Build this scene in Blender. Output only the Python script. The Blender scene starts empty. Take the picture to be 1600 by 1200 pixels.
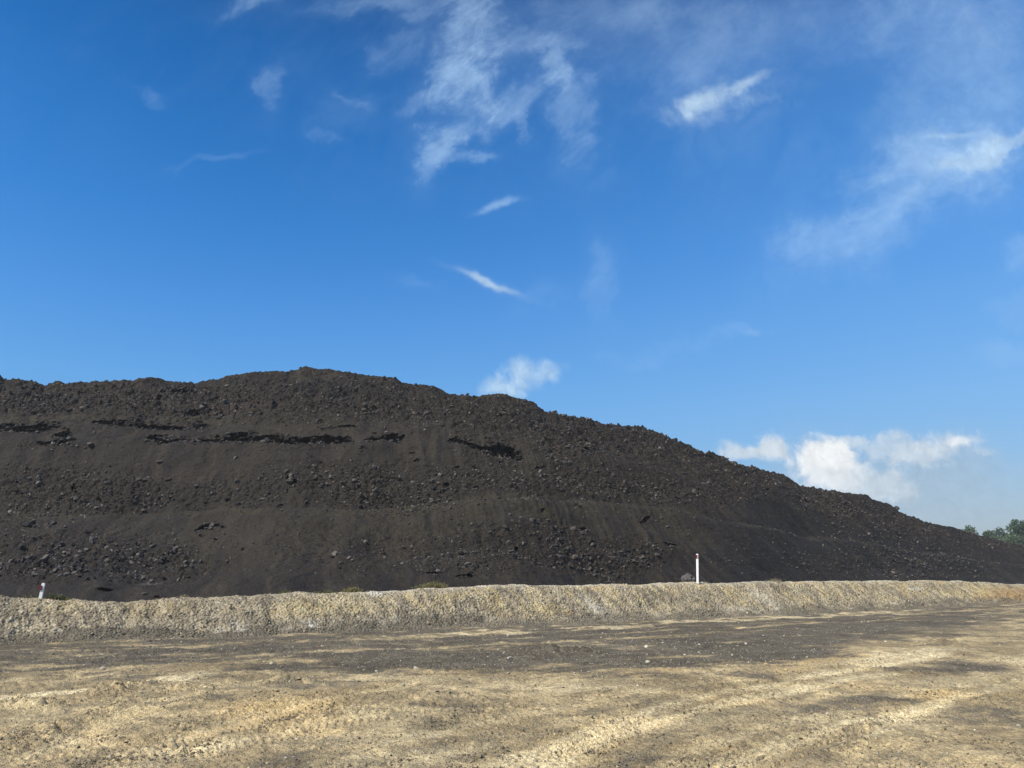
import bpy, bmesh, math, random
import numpy as np

# ------------------------------------------------------------------ camera, sky, sun
SC = bpy.context.scene
COL = SC.collection
PITCH = math.radians(13.6)
FPX = 1209.0            # focal length in pixels of the 1600 px wide photograph
EYE = 1.7
cam = bpy.data.cameras.new('camera')
cam_o = bpy.data.objects.new('camera', cam)
COL.objects.link(cam_o)
cam_o.location = (0, 0, EYE)
cam_o.rotation_euler = (math.pi / 2 + PITCH, 0, 0)
cam.sensor_width = 36
cam.lens = 36 * FPX / 1600
cam.clip_start = 0.05
cam.clip_end = 20000
SC.camera = cam_o
SC.view_settings.view_transform = 'Standard'
SC.view_settings.look = 'None'
SC.view_settings.exposure = 0.2
SC.view_settings.gamma = 1

SUN_DIR = np.array([-0.64, -0.56, 0.92]); SUN_DIR /= np.linalg.norm(SUN_DIR)
sun = bpy.data.lights.new('sun', 'SUN')
sun.energy = 5.0
sun.angle = math.radians(0.53)
sun.color = (1.0, 0.93, 0.81)
sun_o = bpy.data.objects.new('sun', sun)
COL.objects.link(sun_o)
from mathutils import Vector, Matrix
sun_o.rotation_euler = Vector(SUN_DIR).to_track_quat('Z', 'Y').to_euler()

CP, SP = math.cos(PITCH), math.sin(PITCH)


def tan_of(u, v):
    """photo pixel -> (X/Y, (Z-EYE)/Y) of the ray through it"""
    a = (np.asarray(u, float) - 800) / FPX
    b = (600 - np.asarray(v, float)) / FPX
    den = CP - b * SP
    return a / den, (SP + b * CP) / den


def pix_of(X, Y, Z):
    Yc = np.maximum(Y, 0.4)
    tx, tz = X / Yc, (Z - EYE) / Yc
    b = (tz * CP - SP) / (CP + tz * SP)
    return 800 + FPX * tx * (CP - b * SP), 600 - FPX * b


# ---- node helpers
class NT:
    def __init__(self, tree):
        self.t = tree; self.n = tree.nodes; self.l = tree.links

    def node(self, typ, **kw):
        nd = self.n.new(typ)
        for k, v in kw.items():
            setattr(nd, k, v)
        return nd

    def put(self, sock, val):
        if hasattr(val, 'is_output'):
            self.l.new(val, sock)
        elif val is not None:
            if isinstance(val, (tuple, list)) and len(val) == 3 and sock.type == 'RGBA':
                val = tuple(val) + (1,)
            sock.default_value = val

    def math(self, op, a, b=None, c=None, clamp=False):
        nd = self.node('ShaderNodeMath', operation=op, use_clamp=clamp)
        for i, x in enumerate((a, b, c)):
            if x is not None:
                self.put(nd.inputs[i], x)
        return nd.outputs[0]

    def vec(self, op, a, b=None):
        nd = self.node('ShaderNodeVectorMath', operation=op)
        self.put(nd.inputs[0], a)
        if b is not None:
            self.put(nd.inputs[1], b)
        return nd.outputs['Value'] if op in ('DOT_PRODUCT', 'LENGTH') else nd.outputs[0]

    def mapr(self, x, a, b, c=0.0, d=1.0, smooth=True):
        nd = self.node('ShaderNodeMapRange')
        nd.interpolation_type = 'SMOOTHSTEP' if smooth else 'LINEAR'
        for i, k in enumerate((x, a, b, c, d)):
            self.put(nd.inputs[i], k)
        return nd.outputs[0]

    def mix(self, f, a, b, blend='MIX'):
        nd = self.node('ShaderNodeMix', data_type='RGBA', blend_type=blend)
        self.put(nd.inputs[0], f); self.put(nd.inputs[6], a); self.put(nd.inputs[7], b)
        return nd.outputs[2]

    def noise(self, v, scale, detail=4, rough=0.55, dist=0.0, lac=2.0):
        nd = self.node('ShaderNodeTexNoise')
        if v is not None:
            self.put(nd.inputs['Vector'], v)
        nd.inputs['Scale'].default_value = scale
        nd.inputs['Detail'].default_value = detail
        nd.inputs['Roughness'].default_value = rough
        nd.inputs['Lacunarity'].default_value = lac
        nd.inputs['Distortion'].default_value = dist
        return nd.outputs[0]

    def ramp(self, f, stops):
        nd = self.node('ShaderNodeValToRGB')
        cr = nd.color_ramp
        while len(cr.elements) < len(stops):
            cr.elements.new(0.5)
        for e, (p, c) in zip(cr.elements, stops):
            e.position = p; e.color = tuple(c) + (1,)
        self.put(nd.inputs[0], f)
        return nd.outputs[0]

    def comb(self, x, y, z=0.0):
        nd = self.node('ShaderNodeCombineXYZ')
        for i, k in enumerate((x, y, z)):
            self.put(nd.inputs[i], k)
        return nd.outputs[0]

    def attr(self, name):
        nd = self.node('ShaderNodeAttribute', attribute_name=name)
        return nd.outputs['Fac']


# ---- sky: Nishita graded to this day's blue, with cirrus and far cumulus by world direction
world = bpy.data.worlds.new('World')
SC.world = world
world.use_nodes = True
W = NT(world.node_tree)
bg = W.n['Background']
sky = W.node('ShaderNodeTexSky', sky_type='NISHITA')
sky.sun_disc = False
sky.sun_elevation = math.asin(SUN_DIR[2])
sky.sun_rotation = math.atan2(SUN_DIR[0], SUN_DIR[1])
geo = W.node('ShaderNodeTexCoord')
D = W.vec('NORMALIZE', geo.outputs['Generated'])
sep = W.node('ShaderNodeSeparateXYZ'); W.l.new(D, sep.inputs[0])
dx, dy, dz = sep.outputs
front = W.mapr(dy, 0.05, 0.3)
dys = W.math('MAXIMUM', dy, 0.08)
tx = W.math('DIVIDE', dx, dys)
tz = W.math('DIVIDE', dz, dys)
gradeL = W.ramp(dz, [(0.0, (.80, .95, 1.30)), (0.0507, (.803, 1.003, 1.36)), (.1359, (.626, 1.035, 1.461)), (.2212, (.60, 1.20, 1.70)),
                     (.3115, (.46, 1.16, 1.83)), (.41, (.28, 1.06, 1.80)), (.4996, (.19, .95, 1.68)), (.58, (.13, .81, 1.50)), (.72, (.25, .55, .95)), (1.0, (.25, .45, .7))])
gradeR = W.ramp(dz, [(0.0, (.72, .80, 1.02)), (.0498, (.70, .812, 1.05)), (.1336, (.70, .955, 1.219)), (.1965, (.74, 1.12, 1.42)),
                     (.306, (.70, 1.29, 1.76)), (.384, (.57, 1.31, 1.95)), (.4917, (.45, 1.30, 2.02)), (.568, (.42, 1.20, 1.95)), (.72, (.35, .65, 1.1)), (1.0, (.25, .45, .7))])
side = W.mapr(tx, -0.5, 0.62)
grade = W.mix(side, gradeL, gradeR)
base = W.mix(1.0, sky.outputs[0], grade, 'MULTIPLY')
base = W.vec('SCALE', base); base.node.inputs['Scale'].default_value = 0.087
P2 = W.comb(tx, tz)


def rot_coord(ang, sx, sy):
    """direction coordinates turned by ang and stretched, for streaky cloud noise"""
    c, s = math.cos(ang), math.sin(ang)
    p = W.math('ADD', W.math('MULTIPLY', tx, c), W.math('MULTIPLY', tz, s))
    q = W.math('ADD', W.math('MULTIPLY', tx, -s), W.math('MULTIPLY', tz, c))
    return W.comb(W.math('MULTIPLY', p, sx), W.math('MULTIPLY', q, sy))


n_puff = W.noise(P2, 17, 7, 0.60, 0.35)
n_fine = W.noise(P2, 52, 5, 0.6, 0.6)
n_wisp = W.noise(rot_coord(math.radians(58), 6, 11), 1.5, 9, 0.66, 1.1)
n_wisp2 = W.noise(rot_coord(math.radians(24), 5, 13), 1.5, 9, 0.64, 0.9)
n_soft = W.noise(P2, 5, 4, 0.5, 0.3)
n_warp = W.noise(P2, 8, 6, 0.62, 0.4)
n_fib = W.noise(rot_coord(math.radians(40), 9, 26), 1.6, 7, 0.66, 0.8)
NOI = {'puff': n_puff, 'wisp': n_wisp, 'wisp2': n_wisp2, 'soft': n_soft}
# (photo px of the cloud's middle, half sizes, turn in degrees counter-clockwise, opacity, noise, noise gain, colour index)
CLOUDS = [
    (735, 30, 48, 75, -8, .50, 'wisp', 1.9, 0), (716, 122, 48, 62, -22, .62, 'wisp', 1.9, 0), (668, 165, 45, 20, 30, .25, 'wisp', 1.8, 0),
    (697, 226, 56, 24, 52, .58, 'wisp', 1.6, 0), (740, 248, 28, 9, 20, .30, 'wisp', 1.4, 0), (800, 200, 10, 26, 10, .22, 'wisp', 1.2, 0),
    (872, 110, 20, 48, 10, .42, 'wisp', 1.7, 0), (905, 180, 34, 80, 8, .30, 'wisp', 1.6, 0), (795, 165, 48, 18, 20, .32, 'wisp', 1.8, 0),
    (835, 70, 75, 18, 0, .25, 'wisp2', 1.7, 0), (920, 20, 130, 38, 5, .22, 'soft', 1.8, 0), (620, 80, 30, 38, -30, .18, 'wisp', 1.7, 0),
    (610, 5, 110, 26, 5, .28, 'wisp2', 1.7, 0), (390, 8, 45, 20, 20, .30, 'wisp', 1.6, 0), (425, 140, 18, 34, 0, .20, 'wisp', 1.9, 0),
    (345, 258, 60, 9, 10, .10, 'wisp2', 1.9, 0), (545, 158, 22, 8, -10, .12, 'wisp2', 1.6, 0), (500, 215, 30, 8, -40, .08, 'wisp', 1.8, 0), (237, 152, 24, 9, -20, .10, 'wisp', 1.9, 0), (550, 180, 70, 30, 20, .07, 'wisp2', 1.9, 0),
    (776, 323, 32, 6, 20, .50, 'wisp2', .9, 0), (764, 441, 52, 5.5, -25, .85, 'wisp2', .75, 1), (660, 438, 26, 10, 0, .09, 'wisp', 1.4, 0),
    (945, 430, 32, 62, -8, .20, 'wisp', 1.5, 0), (840, 466, 40, 14, 10, .07, 'wisp', 1.4, 0), (1140, 520, 70, 12, 15, .12, 'wisp2', 1.5, 0),
    (1020, 545, 80, 14, 5, .10, 'wisp2', 1.5, 0), (1175, 520, 10, 6, 0, .14, 'puff', 1.2, 0),
    (1082, 158, 30, 22, 30, .66, 'puff', .8, 1), (1112, 150, 40, 21, 10, .62, 'puff', .55, 1), (1165, 133, 44, 12, 24, .58, 'puff', .55, 1), (1078, 176, 14, 10, -50, .5, 'puff', .8, 1),
    (1110, 158, 70, 34, 15, .22, 'puff', 1.7, 1), (1195, 152, 30, 16, 0, .16, 'puff', 1.8, 1),
    (1530, 240, 44, 18, 14, .80, 'wisp2', .6, 1), (1545, 232, 30, 22, 20, .5, 'puff', .6, 1), (1585, 222, 45, 10, 26, .55, 'wisp2', .7, 1), (1495, 211, 42, 5, 4, .45, 'wisp2', 1.1, 1),
    (1490, 235, 80, 38, 12, .35, 'wisp2', 1.2, 0),
    (1450, 275, 150, 60, 20, .30, 'wisp2', 1.3, 0), (1500, 110, 150, 160, 0, .36, 'soft', 1.0, 0), (1330, 355, 110, 40, 30, .27, 'wisp2', 1.4, 0),
    (1250, 60, 200, 90, 20, .17, 'soft', 1.5, 0), (1060, 60, 180, 70, 10, .15, 'soft', 1.6, 0), (1380, 350, 160, 50, 28, .20, 'wisp2', 1.6, 0),
    (1600, 410, 40, 22, 20, .22, 'wisp2', 1.5, 0), (1590, 545, 60, 20, 0, .15, 'wisp2', 1.5, 0), (1590, 480, 50, 20, 0, .12, 'soft', 1.5, 0),
    # far cumulus low on the right and the small puff behind the crest
    (820, 588, 46, 28, 18, .62, 'puff', 1.5, 1), (790, 606, 40, 18, 10, .66, 'puff', 1.4, 1), (850, 575, 36, 20, 10, .25, 'puff', 1.6, 1),
    (1178, 704, 60, 20, 8, .40, 'puff', 1.5, 2), (1420, 750, 170, 62, 0, .70, 'soft', .6, 3), (1500, 810, 220, 60, 0, .45, 'soft', .5, 3), (1375, 700, 78, 26, 0, .50, 'puff', 1.5, 2),
    (1200, 698, 40, 26, 0, .80, 'puff', 1.0, 2), (1165, 708, 46, 15, 15, .55, 'puff', 1.4, 2),
    (1480, 700, 58, 34, 0, .66, 'puff', 1.3, 2), (1440, 710, 66, 26, 0, .50, 'puff', 1.4, 2), (1540, 706, 30, 10, 0, .3, 'puff', 1.4, 2),
    (1500, 692, 34, 16, 0, .6, 'puff', 1.2, 4), (1340, 690, 40, 14, 0, .35, 'puff', 1.5, 2),
    (1300, 742, 58, 56, 0, .86, 'puff', 1.15, 4), (1350, 760, 80, 34, 0, .60, 'puff', 1.3, 2), (1285, 712, 32, 20, 10, .8, 'puff', 1.2, 4),
    (1312, 716, 26, 22, 0, .55, 'puff', 1.5, 4),
]
CCOL = [(.42, .62, .86), (.50, .655, .80), (.62, .68, .73), (.37, .46, .55), (.80, .825, .84)]
ncol = W.mapr(n_fine, .35, .7, .88, 1.08, False)
wn = W.node('ShaderNodeTexNoise'); W.l.new(P2, wn.inputs['Vector'])
wn.inputs['Scale'].default_value = 9; wn.inputs['Detail'].default_value = 5; wn.inputs['Roughness'].default_value = .6
wsep = W.node('ShaderNodeSeparateColor'); W.l.new(wn.outputs['Color'], wsep.inputs[0])
wtx = W.math('MULTIPLY_ADD', W.math('SUBTRACT', wsep.outputs[0], .5), .16, tx)
wtz = W.math('MULTIPLY_ADD', W.math('SUBTRACT', wsep.outputs[1], .5), .13, tz)
wtx2 = W.math('MULTIPLY_ADD', W.math('SUBTRACT', wsep.outputs[0], .5), .05, tx)
wtz2 = W.math('MULTIPLY_ADD', W.math('SUBTRACT', wsep.outputs[1], .5), .04, tz)
hi = W.math('MULTIPLY', W.mapr(tz, .38, .75), front)
veil = W.math('MULTIPLY', W.mapr(W.math('ADD', W.math('MULTIPLY', n_wisp, .6), W.math('MULTIPLY', n_soft, .6)), .5, .85), hi)
col = W.mix(W.math('MULTIPLY', W.math('MULTIPLY', veil, W.mapr(tx, -.35, .2, .25, 1.0)), .13), base, (.44, .60, .86))
for (u, v, ru, rv, ang, amp, nk, gain, ci) in CLOUDS:
    ctx, ctz = tan_of(u, v)
    den = CP - (600 - v) / FPX * SP
    r1, r2 = ru / FPX / den, rv / FPX / den
    a = math.radians(ang); c, s = math.cos(a), math.sin(a)
    wx, wz = (wtx2, wtz2) if nk == 'puff' else ((wtx, wtz) if rv > 7 else (wtx2, wtz2))
    ex = W.math('SUBTRACT', wx, float(ctx)); ey = W.math('SUBTRACT', wz, float(ctz))
    p = W.math('ADD', W.math('MULTIPLY', ex, c / r1), W.math('MULTIPLY', ey, s / r1))
    q = W.math('ADD', W.math('MULTIPLY', ex, -s / r2), W.math('MULTIPLY', ey, c / r2))
    r = W.math('SQRT', W.math('ADD', W.math('MULTIPLY', p, p), W.math('MULTIPLY', q, q)))
    if nk == 'puff':
        k = W.math('MULTIPLY_ADD', W.math('SUBTRACT', n_puff, 0.5), gain * 2.0, W.math('SUBTRACT', 1.05, r))
        k = W.math('MULTIPLY_ADD', W.math('SUBTRACT', n_fine, 0.5), gain * .45, k)
        al = W.mapr(k, -.05, 0.62, 0.0, amp) if ci != 1 else W.mapr(k, -.2, .95, 0.0, amp)
        al = W.math('MULTIPLY', al, W.mapr(r, 1.2, 2.0, 1.0, 0.0))
    else:
        # thin ice cloud: a soft body torn into fibres, no edge of its own
        rr = W.math('MULTIPLY_ADD', W.math('SUBTRACT', n_warp, .5), 1.5, r)
        body = W.mapr(rr, .0, 1.9, 1.0, 0.0)
        k = W.math('MULTIPLY_ADD', W.math('SUBTRACT', NOI[nk], .5), gain * 1.15, body)
        k = W.math('MULTIPLY_ADD', W.math('SUBTRACT', n_fib, .5), gain * .45, k)
        al = W.math('MULTIPLY', W.mapr(k, .05, 1.3, 0.0, 1.0), W.mapr(body, .0, .45))
        al = W.math('MULTIPLY_ADD', W.mapr(rr, .2, 2.3, 1.0, 0.0), .22, al)
        al = W.math('MULTIPLY', al, amp * .72)
    al = W.math('MULTIPLY', al, front)
    cc = W.vec('SCALE', CCOL[ci]); W.put(cc.node.inputs['Scale'], ncol)
    col = W.mix(al, col, cc)
W.l.new(col, bg.inputs[0])
bg.inputs[1].default_value = 1.0     # the Nishita sky itself enters at 0.1 above


# ------------------------------------------------------------------ numpy helpers
RNG = np.random.default_rng(7)


def perlin(x, y, seed=0):
    r = np.random.default_rng(seed)
    perm = r.permutation(256); perm = np.concatenate([perm, perm]).astype(np.int32)
    ang = r.random(256) * 2 * np.pi
    gx, gy = np.cos(ang).astype(np.float32), np.sin(ang).astype(np.float32)
    x0 = np.floor(x).astype(np.int64); y0 = np.floor(y).astype(np.int64)
    fx = (x - x0).astype(np.float32); fy = (y - y0).astype(np.float32)
    x0 &= 255; y0 &= 255; x1 = (x0 + 1) & 255; y1 = (y0 + 1) & 255
    ux = fx * fx * fx * (fx * (fx * 6 - 15) + 10); uy = fy * fy * fy * (fy * (fy * 6 - 15) + 10)

    def g(ix, iy, ax, ay):
        h = perm[perm[ix] + iy]
        return gx[h] * ax + gy[h] * ay
    a = g(x0, y0, fx, fy); b = g(x1, y0, fx - 1, fy)
    c = g(x0, y1, fx, fy - 1); d = g(x1, y1, fx - 1, fy - 1)
    return ((a + (b - a) * ux) + ((c + (d - c) * ux) - (a + (b - a) * ux)) * uy) * 1.5


def fbm(x, y, octv=4, seed=0, gain=0.5):
    out = 0; amp = 1.0
    for i in range(octv):
        out = out + amp * perlin(x * 2 ** i + 17.3 * i, y * 2 ** i - 9.1 * i, seed + i)
        amp *= gain
    return out


def sstep(x, a, b):
    t = np.clip((x - a) / (b - a), 0, 1)
    return t * t * (3 - 2 * t)


def blobs(u, v, lst):
    """sum of soft ellipses given in photo pixels (u, v, half sizes, turn, weight)"""
    out = np.zeros(u.shape, np.float32)
    for (cu, cv, ru, rv, ang, w) in lst:
        m = (np.abs(u - cu) < 1.6 * max(ru, rv)) & (np.abs(v - cv) < 1.6 * max(ru, rv))
        if not m.any():
            continue
        a = math.radians(ang); c, s = math.cos(a), math.sin(a)
        du, dv = u[m] - cu, -(v[m] - cv)
        p = (du * c + dv * s) / ru; q = (-du * s + dv * c) / rv
        out[m] += w * (1 - sstep(np.sqrt(p * p + q * q), 0.25, 1.35))
    return out


def mesh_from(name, verts, quads=None, tris=None, mat=None, smooth=True, attrs=None):
    me = bpy.data.meshes.new(name)
    verts = np.ascontiguousarray(verts, np.float32)
    nq = 0 if quads is None else len(quads); nt = 0 if tris is None else len(tris)
    loops = []; starts = []
    if nq:
        loops.append(np.asarray(quads, np.int32).ravel()); starts.append(np.arange(nq, dtype=np.int32) * 4)
    if nt:
        loops.append(np.asarray(tris, np.int32).ravel()); starts.append(nq * 4 + np.arange(nt, dtype=np.int32) * 3)
    loops = np.concatenate(loops); starts = np.concatenate(starts)
    me.vertices.add(len(verts)); me.vertices.foreach_set('co', verts.ravel())
    me.loops.add(len(loops)); me.loops.foreach_set('vertex_index', loops)
    me.polygons.add(len(starts)); me.polygons.foreach_set('loop_start', starts)
    me.update(calc_edges=True)
    me.polygons.foreach_set('use_smooth', np.full(len(starts), smooth, dtype=bool))
    for k, a in (attrs or {}).items():
        at = me.attributes.new(k, 'FLOAT', 'POINT')
        at.data.foreach_set('value', np.ascontiguousarray(a, np.float32).ravel())
    me.validate()
    ob = bpy.data.objects.new(name, me)
    COL.objects.link(ob)
    if mat:
        me.materials.append(mat)
    return ob


def grid_quads(nr, nc, wrap=False):
    i = np.arange(nr - 1)[:, None] * nc
    j = np.arange(nc if wrap else nc - 1)[None, :]
    jn = (j + 1) % nc
    return np.stack([i + j, i + jn, i + nc + jn, i + nc + j], -1).reshape(-1, 4)


def tag(o, label=None, cat=None, group=None, kind=None):
    if label: o['label'] = label
    if cat: o['category'] = cat
    if group: o['group'] = group
    if kind: o['kind'] = kind
    return o


def new_mat(name, rough=0.9, spec=0.2):
    m = bpy.data.materials.new(name); m.use_nodes = True
    N = NT(m.node_tree); b = N.n['Principled BSDF']
    b.inputs['Roughness'].default_value = rough
    b.inputs['Specular IOR Level'].default_value = spec
    return m, N, b


def bump(N, b, h, dist, strength=1.0):
    nd = N.node('ShaderNodeBump')
    nd.inputs['Distance'].default_value = dist
    nd.inputs['Strength'].default_value = strength
    N.l.new(h, nd.inputs['Height']); N.l.new(nd.outputs[0], b.inputs['Normal'])


# ------------------------------------------------------------------ materials
def mat_ground():
    m, N, b = new_mat('yard_dirt', 0.95, 0.15)
    pos = N.node('ShaderNodeNewGeometry').outputs['Position']
    n1 = N.noise(pos, 0.6, 7, 0.66, .4); n2 = N.noise(pos, 2.6, 6, 0.65, 0.3); n5 = N.noise(pos, 7.5, 5, 0.68); n3 = N.noise(pos, 22, 4, 0.7); n4 = N.noise(pos, 75, 2, 0.7)
    c = N.mix(N.mapr(n1, .36, .64), (.41, .310, .170), (.655, .505, .275))
    c = N.mix(N.mapr(n2, .42, .62), c, (.34, .266, .155))
    c = N.mix(N.attr('ochre'), c, N.mix(N.mapr(n3, .35, .65), (.64, .43, .19), (.74, .555, .28)))
    pl = N.math('MULTIPLY', N.attr('pale'), N.math('MULTIPLY', N.mapr(n2, .34, .6, .75, 1.2), N.mapr(n5, .35, .6, .6, 1.15)), None, True)
    c = N.mix(pl, c, N.mix(N.mapr(n3, .35, .65), (.74, .59, .33), (.90, .75, .46)))
    dirt = N.mix(N.mapr(n2, .35, .65), (.105, .088, .066), (.19, .16, .114))
    dk = N.math('MULTIPLY_ADD', N.math('SUBTRACT', n3, .5), .9, N.attr('dust'))
    dk = N.math('MULTIPLY_ADD', N.math('SUBTRACT', n2, .5), 1.1, dk)
    dk = N.math('MULTIPLY_ADD', N.math('SUBTRACT', n5, .5), 1.0, dk)
    c = N.mix(N.mapr(dk, .15, .95), c, dirt)
    c = N.mix(N.attr('coal'), c, N.mix(N.mapr(n3, .3, .7), (.02, .017, .015), (.033, .028, .023)))
    c = N.mix(N.attr('grass'), c, N.mix(N.mapr(n1, .3, .7), (.07, .085, .03), (.15, .13, .06)))
    g = N.mapr(n4, .25, .75, .50, 1.46, False)
    g2 = N.mapr(n3, .3, .7, .68, 1.3, False)
    sc = N.vec('SCALE', c); N.put(sc.node.inputs['Scale'], N.math('MULTIPLY', N.math('MULTIPLY', g, g2), N.math('MULTIPLY', N.mapr(n5, .3, .7, .78, 1.2, False), N.mapr(N.noise(pos, .3, 4, .6), .35, .65, .86, 1.16))))
    N.l.new(sc, b.inputs['Base Color'])
    h = N.math('ADD', N.math('MULTIPLY', n4, .3), N.math('ADD', n3, N.math('ADD', N.math('MULTIPLY', n5, 1.6), N.math('MULTIPLY', n2, .6))))
    bump(N, b, h, 0.05, 1.0)
    return m


def mat_berm():
    m, N, b = new_mat('berm_spoil', 0.95, 0.15)
    pos = N.node('ShaderNodeNewGeometry').outputs['Position']
    n1 = N.noise(pos, 0.9, 6, 0.66, .5); n2 = N.noise(pos, 5, 5, 0.65); n3 = N.noise(pos, 26, 3, 0.7)
    vo = N.node('ShaderNodeTexVoronoi'); N.l.new(pos, vo.inputs['Vector']); vo.inputs['Scale'].default_value = 15
    vr = N.node('ShaderNodeSeparateColor'); N.l.new(vo.outputs['Color'], vr.inputs[0])
    c = N.mix(N.mapr(n1, .35, .65), (.225, .187, .135), (.42, .347, .232))
    c = N.mix(N.attr('ochre'), c, N.mix(N.mapr(n2, .35, .65), (.52, .40, .185), (.62, .495, .26)))
    c = N.mix(N.mapr(n2, .5, .68, 0, .85), c, (.16, .135, .095))
    c = N.mix(N.mapr(n2, .40, .28, 0, .6), c, (.40, .33, .21))
    c = N.mix(N.mapr(vr.outputs[0], .84, .9, 0, .6), c, (.46, .41, .31))
    c = N.mix(N.mapr(vr.outputs[1], .86, .92, 0, .6), c, (.10, .086, .065))
    c = N.mix(N.mapr(N.attr('rill'), .1, .75, 0, .55), c, (.50, .42, .275))
    c = N.mix(N.mapr(N.attr('rill'), -.1, -.75, 0, .5), c, (.15, .125, .088))
    c = N.mix(N.attr('pale'), c, (.62, .58, .48))
    c = N.mix(N.attr('rust'), c, (.46, .27, .10))
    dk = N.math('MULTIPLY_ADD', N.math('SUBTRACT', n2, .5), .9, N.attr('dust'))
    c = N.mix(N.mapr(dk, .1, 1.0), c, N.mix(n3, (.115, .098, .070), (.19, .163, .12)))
    sc = N.vec('SCALE', c); N.put(sc.node.inputs['Scale'], N.math('MULTIPLY', N.mapr(n3, .28, .72, .5, 1.46, False), N.mapr(n2, .3, .7, .7, 1.25, False)))
    N.l.new(sc, b.inputs['Base Color'])
    h = N.math('ADD', N.math('MULTIPLY', n3, .5), N.math('SUBTRACT', n2, N.math('MULTIPLY', vo.outputs['Distance'], .8)))
    bump(N, b, h, 0.06, 0.9)
    return m


def mat_coal():
    m, N, b = new_mat('coal_spoil', 0.85, 0.25)
    pos = N.node('ShaderNodeNewGeometry').outputs['Position']
    n1 = N.noise(pos, 0.12, 5, 0.6); n2 = N.noise(pos, 1.1, 6, 0.65); n3 = N.noise(pos, 6, 4, 0.7)
    c = N.mix(N.mapr(n1, .35, .65), (.0215, .0158, .0110), (.0285, .0212, .0140))
    c = N.mix(N.mapr(n2, .45, .7, 0, .7), c, (.0145, .0115, .0092)); 
    c = N.mix(N.math('MULTIPLY', N.attr('blue'), N.mapr(n2, .35, .6)), c, (.0135, .0122, .0120))
    c = N.mix(N.math('MULTIPLY', N.attr('olive'), N.mapr(n2, .6, .38, .35, 1.0)), c, (.041, .0325, .0175))
    c = N.mix(N.attr('red'), c, (.040, .0235, .0175))
    c = N.mix(N.mapr(N.attr('streak'), .1, .7, 0, .8), c, (.036, .0275, .0185))
    c = N.mix(N.mapr(N.attr('streak'), -.1, -.7, 0, .7), c, (.0115, .0092, .0078))
    c = N.mix(N.attr('ash'), c, (.15, .15, .15))
    sc = N.vec('SCALE', c); N.put(sc.node.inputs['Scale'], N.math('MULTIPLY', N.mapr(n3, .3, .7, .6, 1.4, False), N.mapr(n2, .3, .7, .8, 1.2, False)))
    N.l.new(sc, b.inputs['Base Color'])
    h = N.math('ADD', N.math('MULTIPLY', n3, .4), n2)
    bump(N, b, h, 0.34, 0.9)
    return m


def mat_stone(name, dark, light, rough=.85, spec=.25, scale=9.0):
    """stones: colour runs from dark to light with the stone's own 'shade'"""
    m, N, b = new_mat(name, rough, spec)
    pos = N.node('ShaderNodeNewGeometry').outputs['Position']
    n = N.noise(pos, scale, 4, .65)
    c = N.mix(N.attr('shade'), dark, light)
    sc = N.vec('SCALE', c); N.put(sc.node.inputs['Scale'], N.mapr(n, .3, .7, .7, 1.3, False))
    N.l.new(sc, b.inputs['Base Color'])
    bump(N, b, n, .04, .5)
    return m


def mat_flat(name, colr, rough=.6, spec=.4, var=.15, scale=12.):
    m, N, b = new_mat(name, rough, spec)
    pos = N.node('ShaderNodeTexCoord').outputs['Object']
    n = N.noise(pos, scale, 5, .65)
    sc = N.vec('SCALE', tuple(colr)); N.put(sc.node.inputs['Scale'], N.mapr(n, .3, .7, 1 - var, 1 + var, False))
    N.l.new(sc, b.inputs['Base Color'])
    return m


M_GROUND, M_BERM, M_COAL = mat_ground(), mat_berm(), mat_coal()
M_COALROCK = mat_stone('coal_rock', (.012, .0095, .0078), (.145, .120, .097), .7, .35, 4.)
M_GREYROCK = mat_stone('grey_rock', (.07, .066, .06), (.14, .13, .12), .85, .2, 4.)
M_BERMROCK = mat_stone('berm_stone', (.085, .07, .049), (.55, .455, .30))
M_CRUMB = mat_stone('earth_crumb', (.16, .13, .086), (.46, .375, .24), .95, .1, 30.)
M_GRAVEL = mat_stone('yard_stone', (.12, .10, .065), (.66, .59, .45), .9, .2, 40.)

# ------------------------------------------------------------------ stones
_ico = {}


def ico(sub):
    if sub not in _ico:
        bm = bmesh.new(); bmesh.ops.create_icosphere(bm, subdivisions=sub, radius=1.0)
        bm.verts.ensure_lookup_table()
        _ico[sub] = (np.array([v.co[:] for v in bm.verts]), np.array([[v.index for v in f.verts] for f in bm.faces]))
        bm.free()
    return _ico[sub]


def rock_shape(rng, sub=1, jag=.28):
    v, f = ico(sub)
    v = v.copy()
    for _ in range(7):                        # knock flat facets off a ball
        d = rng.normal(size=3); d /= np.linalg.norm(d)
        k = rng.uniform(.45, .85)
        t = v @ d
        v -= np.maximum(t - k, 0)[:, None] * d
    v *= 1 + rng.normal(size=(len(v), 1)) * jag * .3
    v *= np.array([1, rng.uniform(.65, .95), rng.uniform(.5, .8)])
    return v, f


def rot_mats(n, rng, tilt=.5):
    a = rng.random(n) * 2 * np.pi; b = rng.normal(size=n) * tilt; c = rng.normal(size=n) * tilt
    ca, sa, cb, sb, cc, sc_ = np.cos(a), np.sin(a), np.cos(b), np.sin(b), np.cos(c), np.sin(c)
    z = np.zeros(n); o = np.ones(n)
    A = np.stack([ca, -sa, z, sa, ca, z, z, z, o], -1).reshape(n, 3, 3)
    B = np.stack([o, z, z, z, cb, -sb, z, sb, cb], -1).reshape(n, 3, 3)
    Cm = np.stack([cc, z, sc_, z, o, z, -sc_, z, cc], -1).reshape(n, 3, 3)
    return A @ B @ Cm


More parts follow.
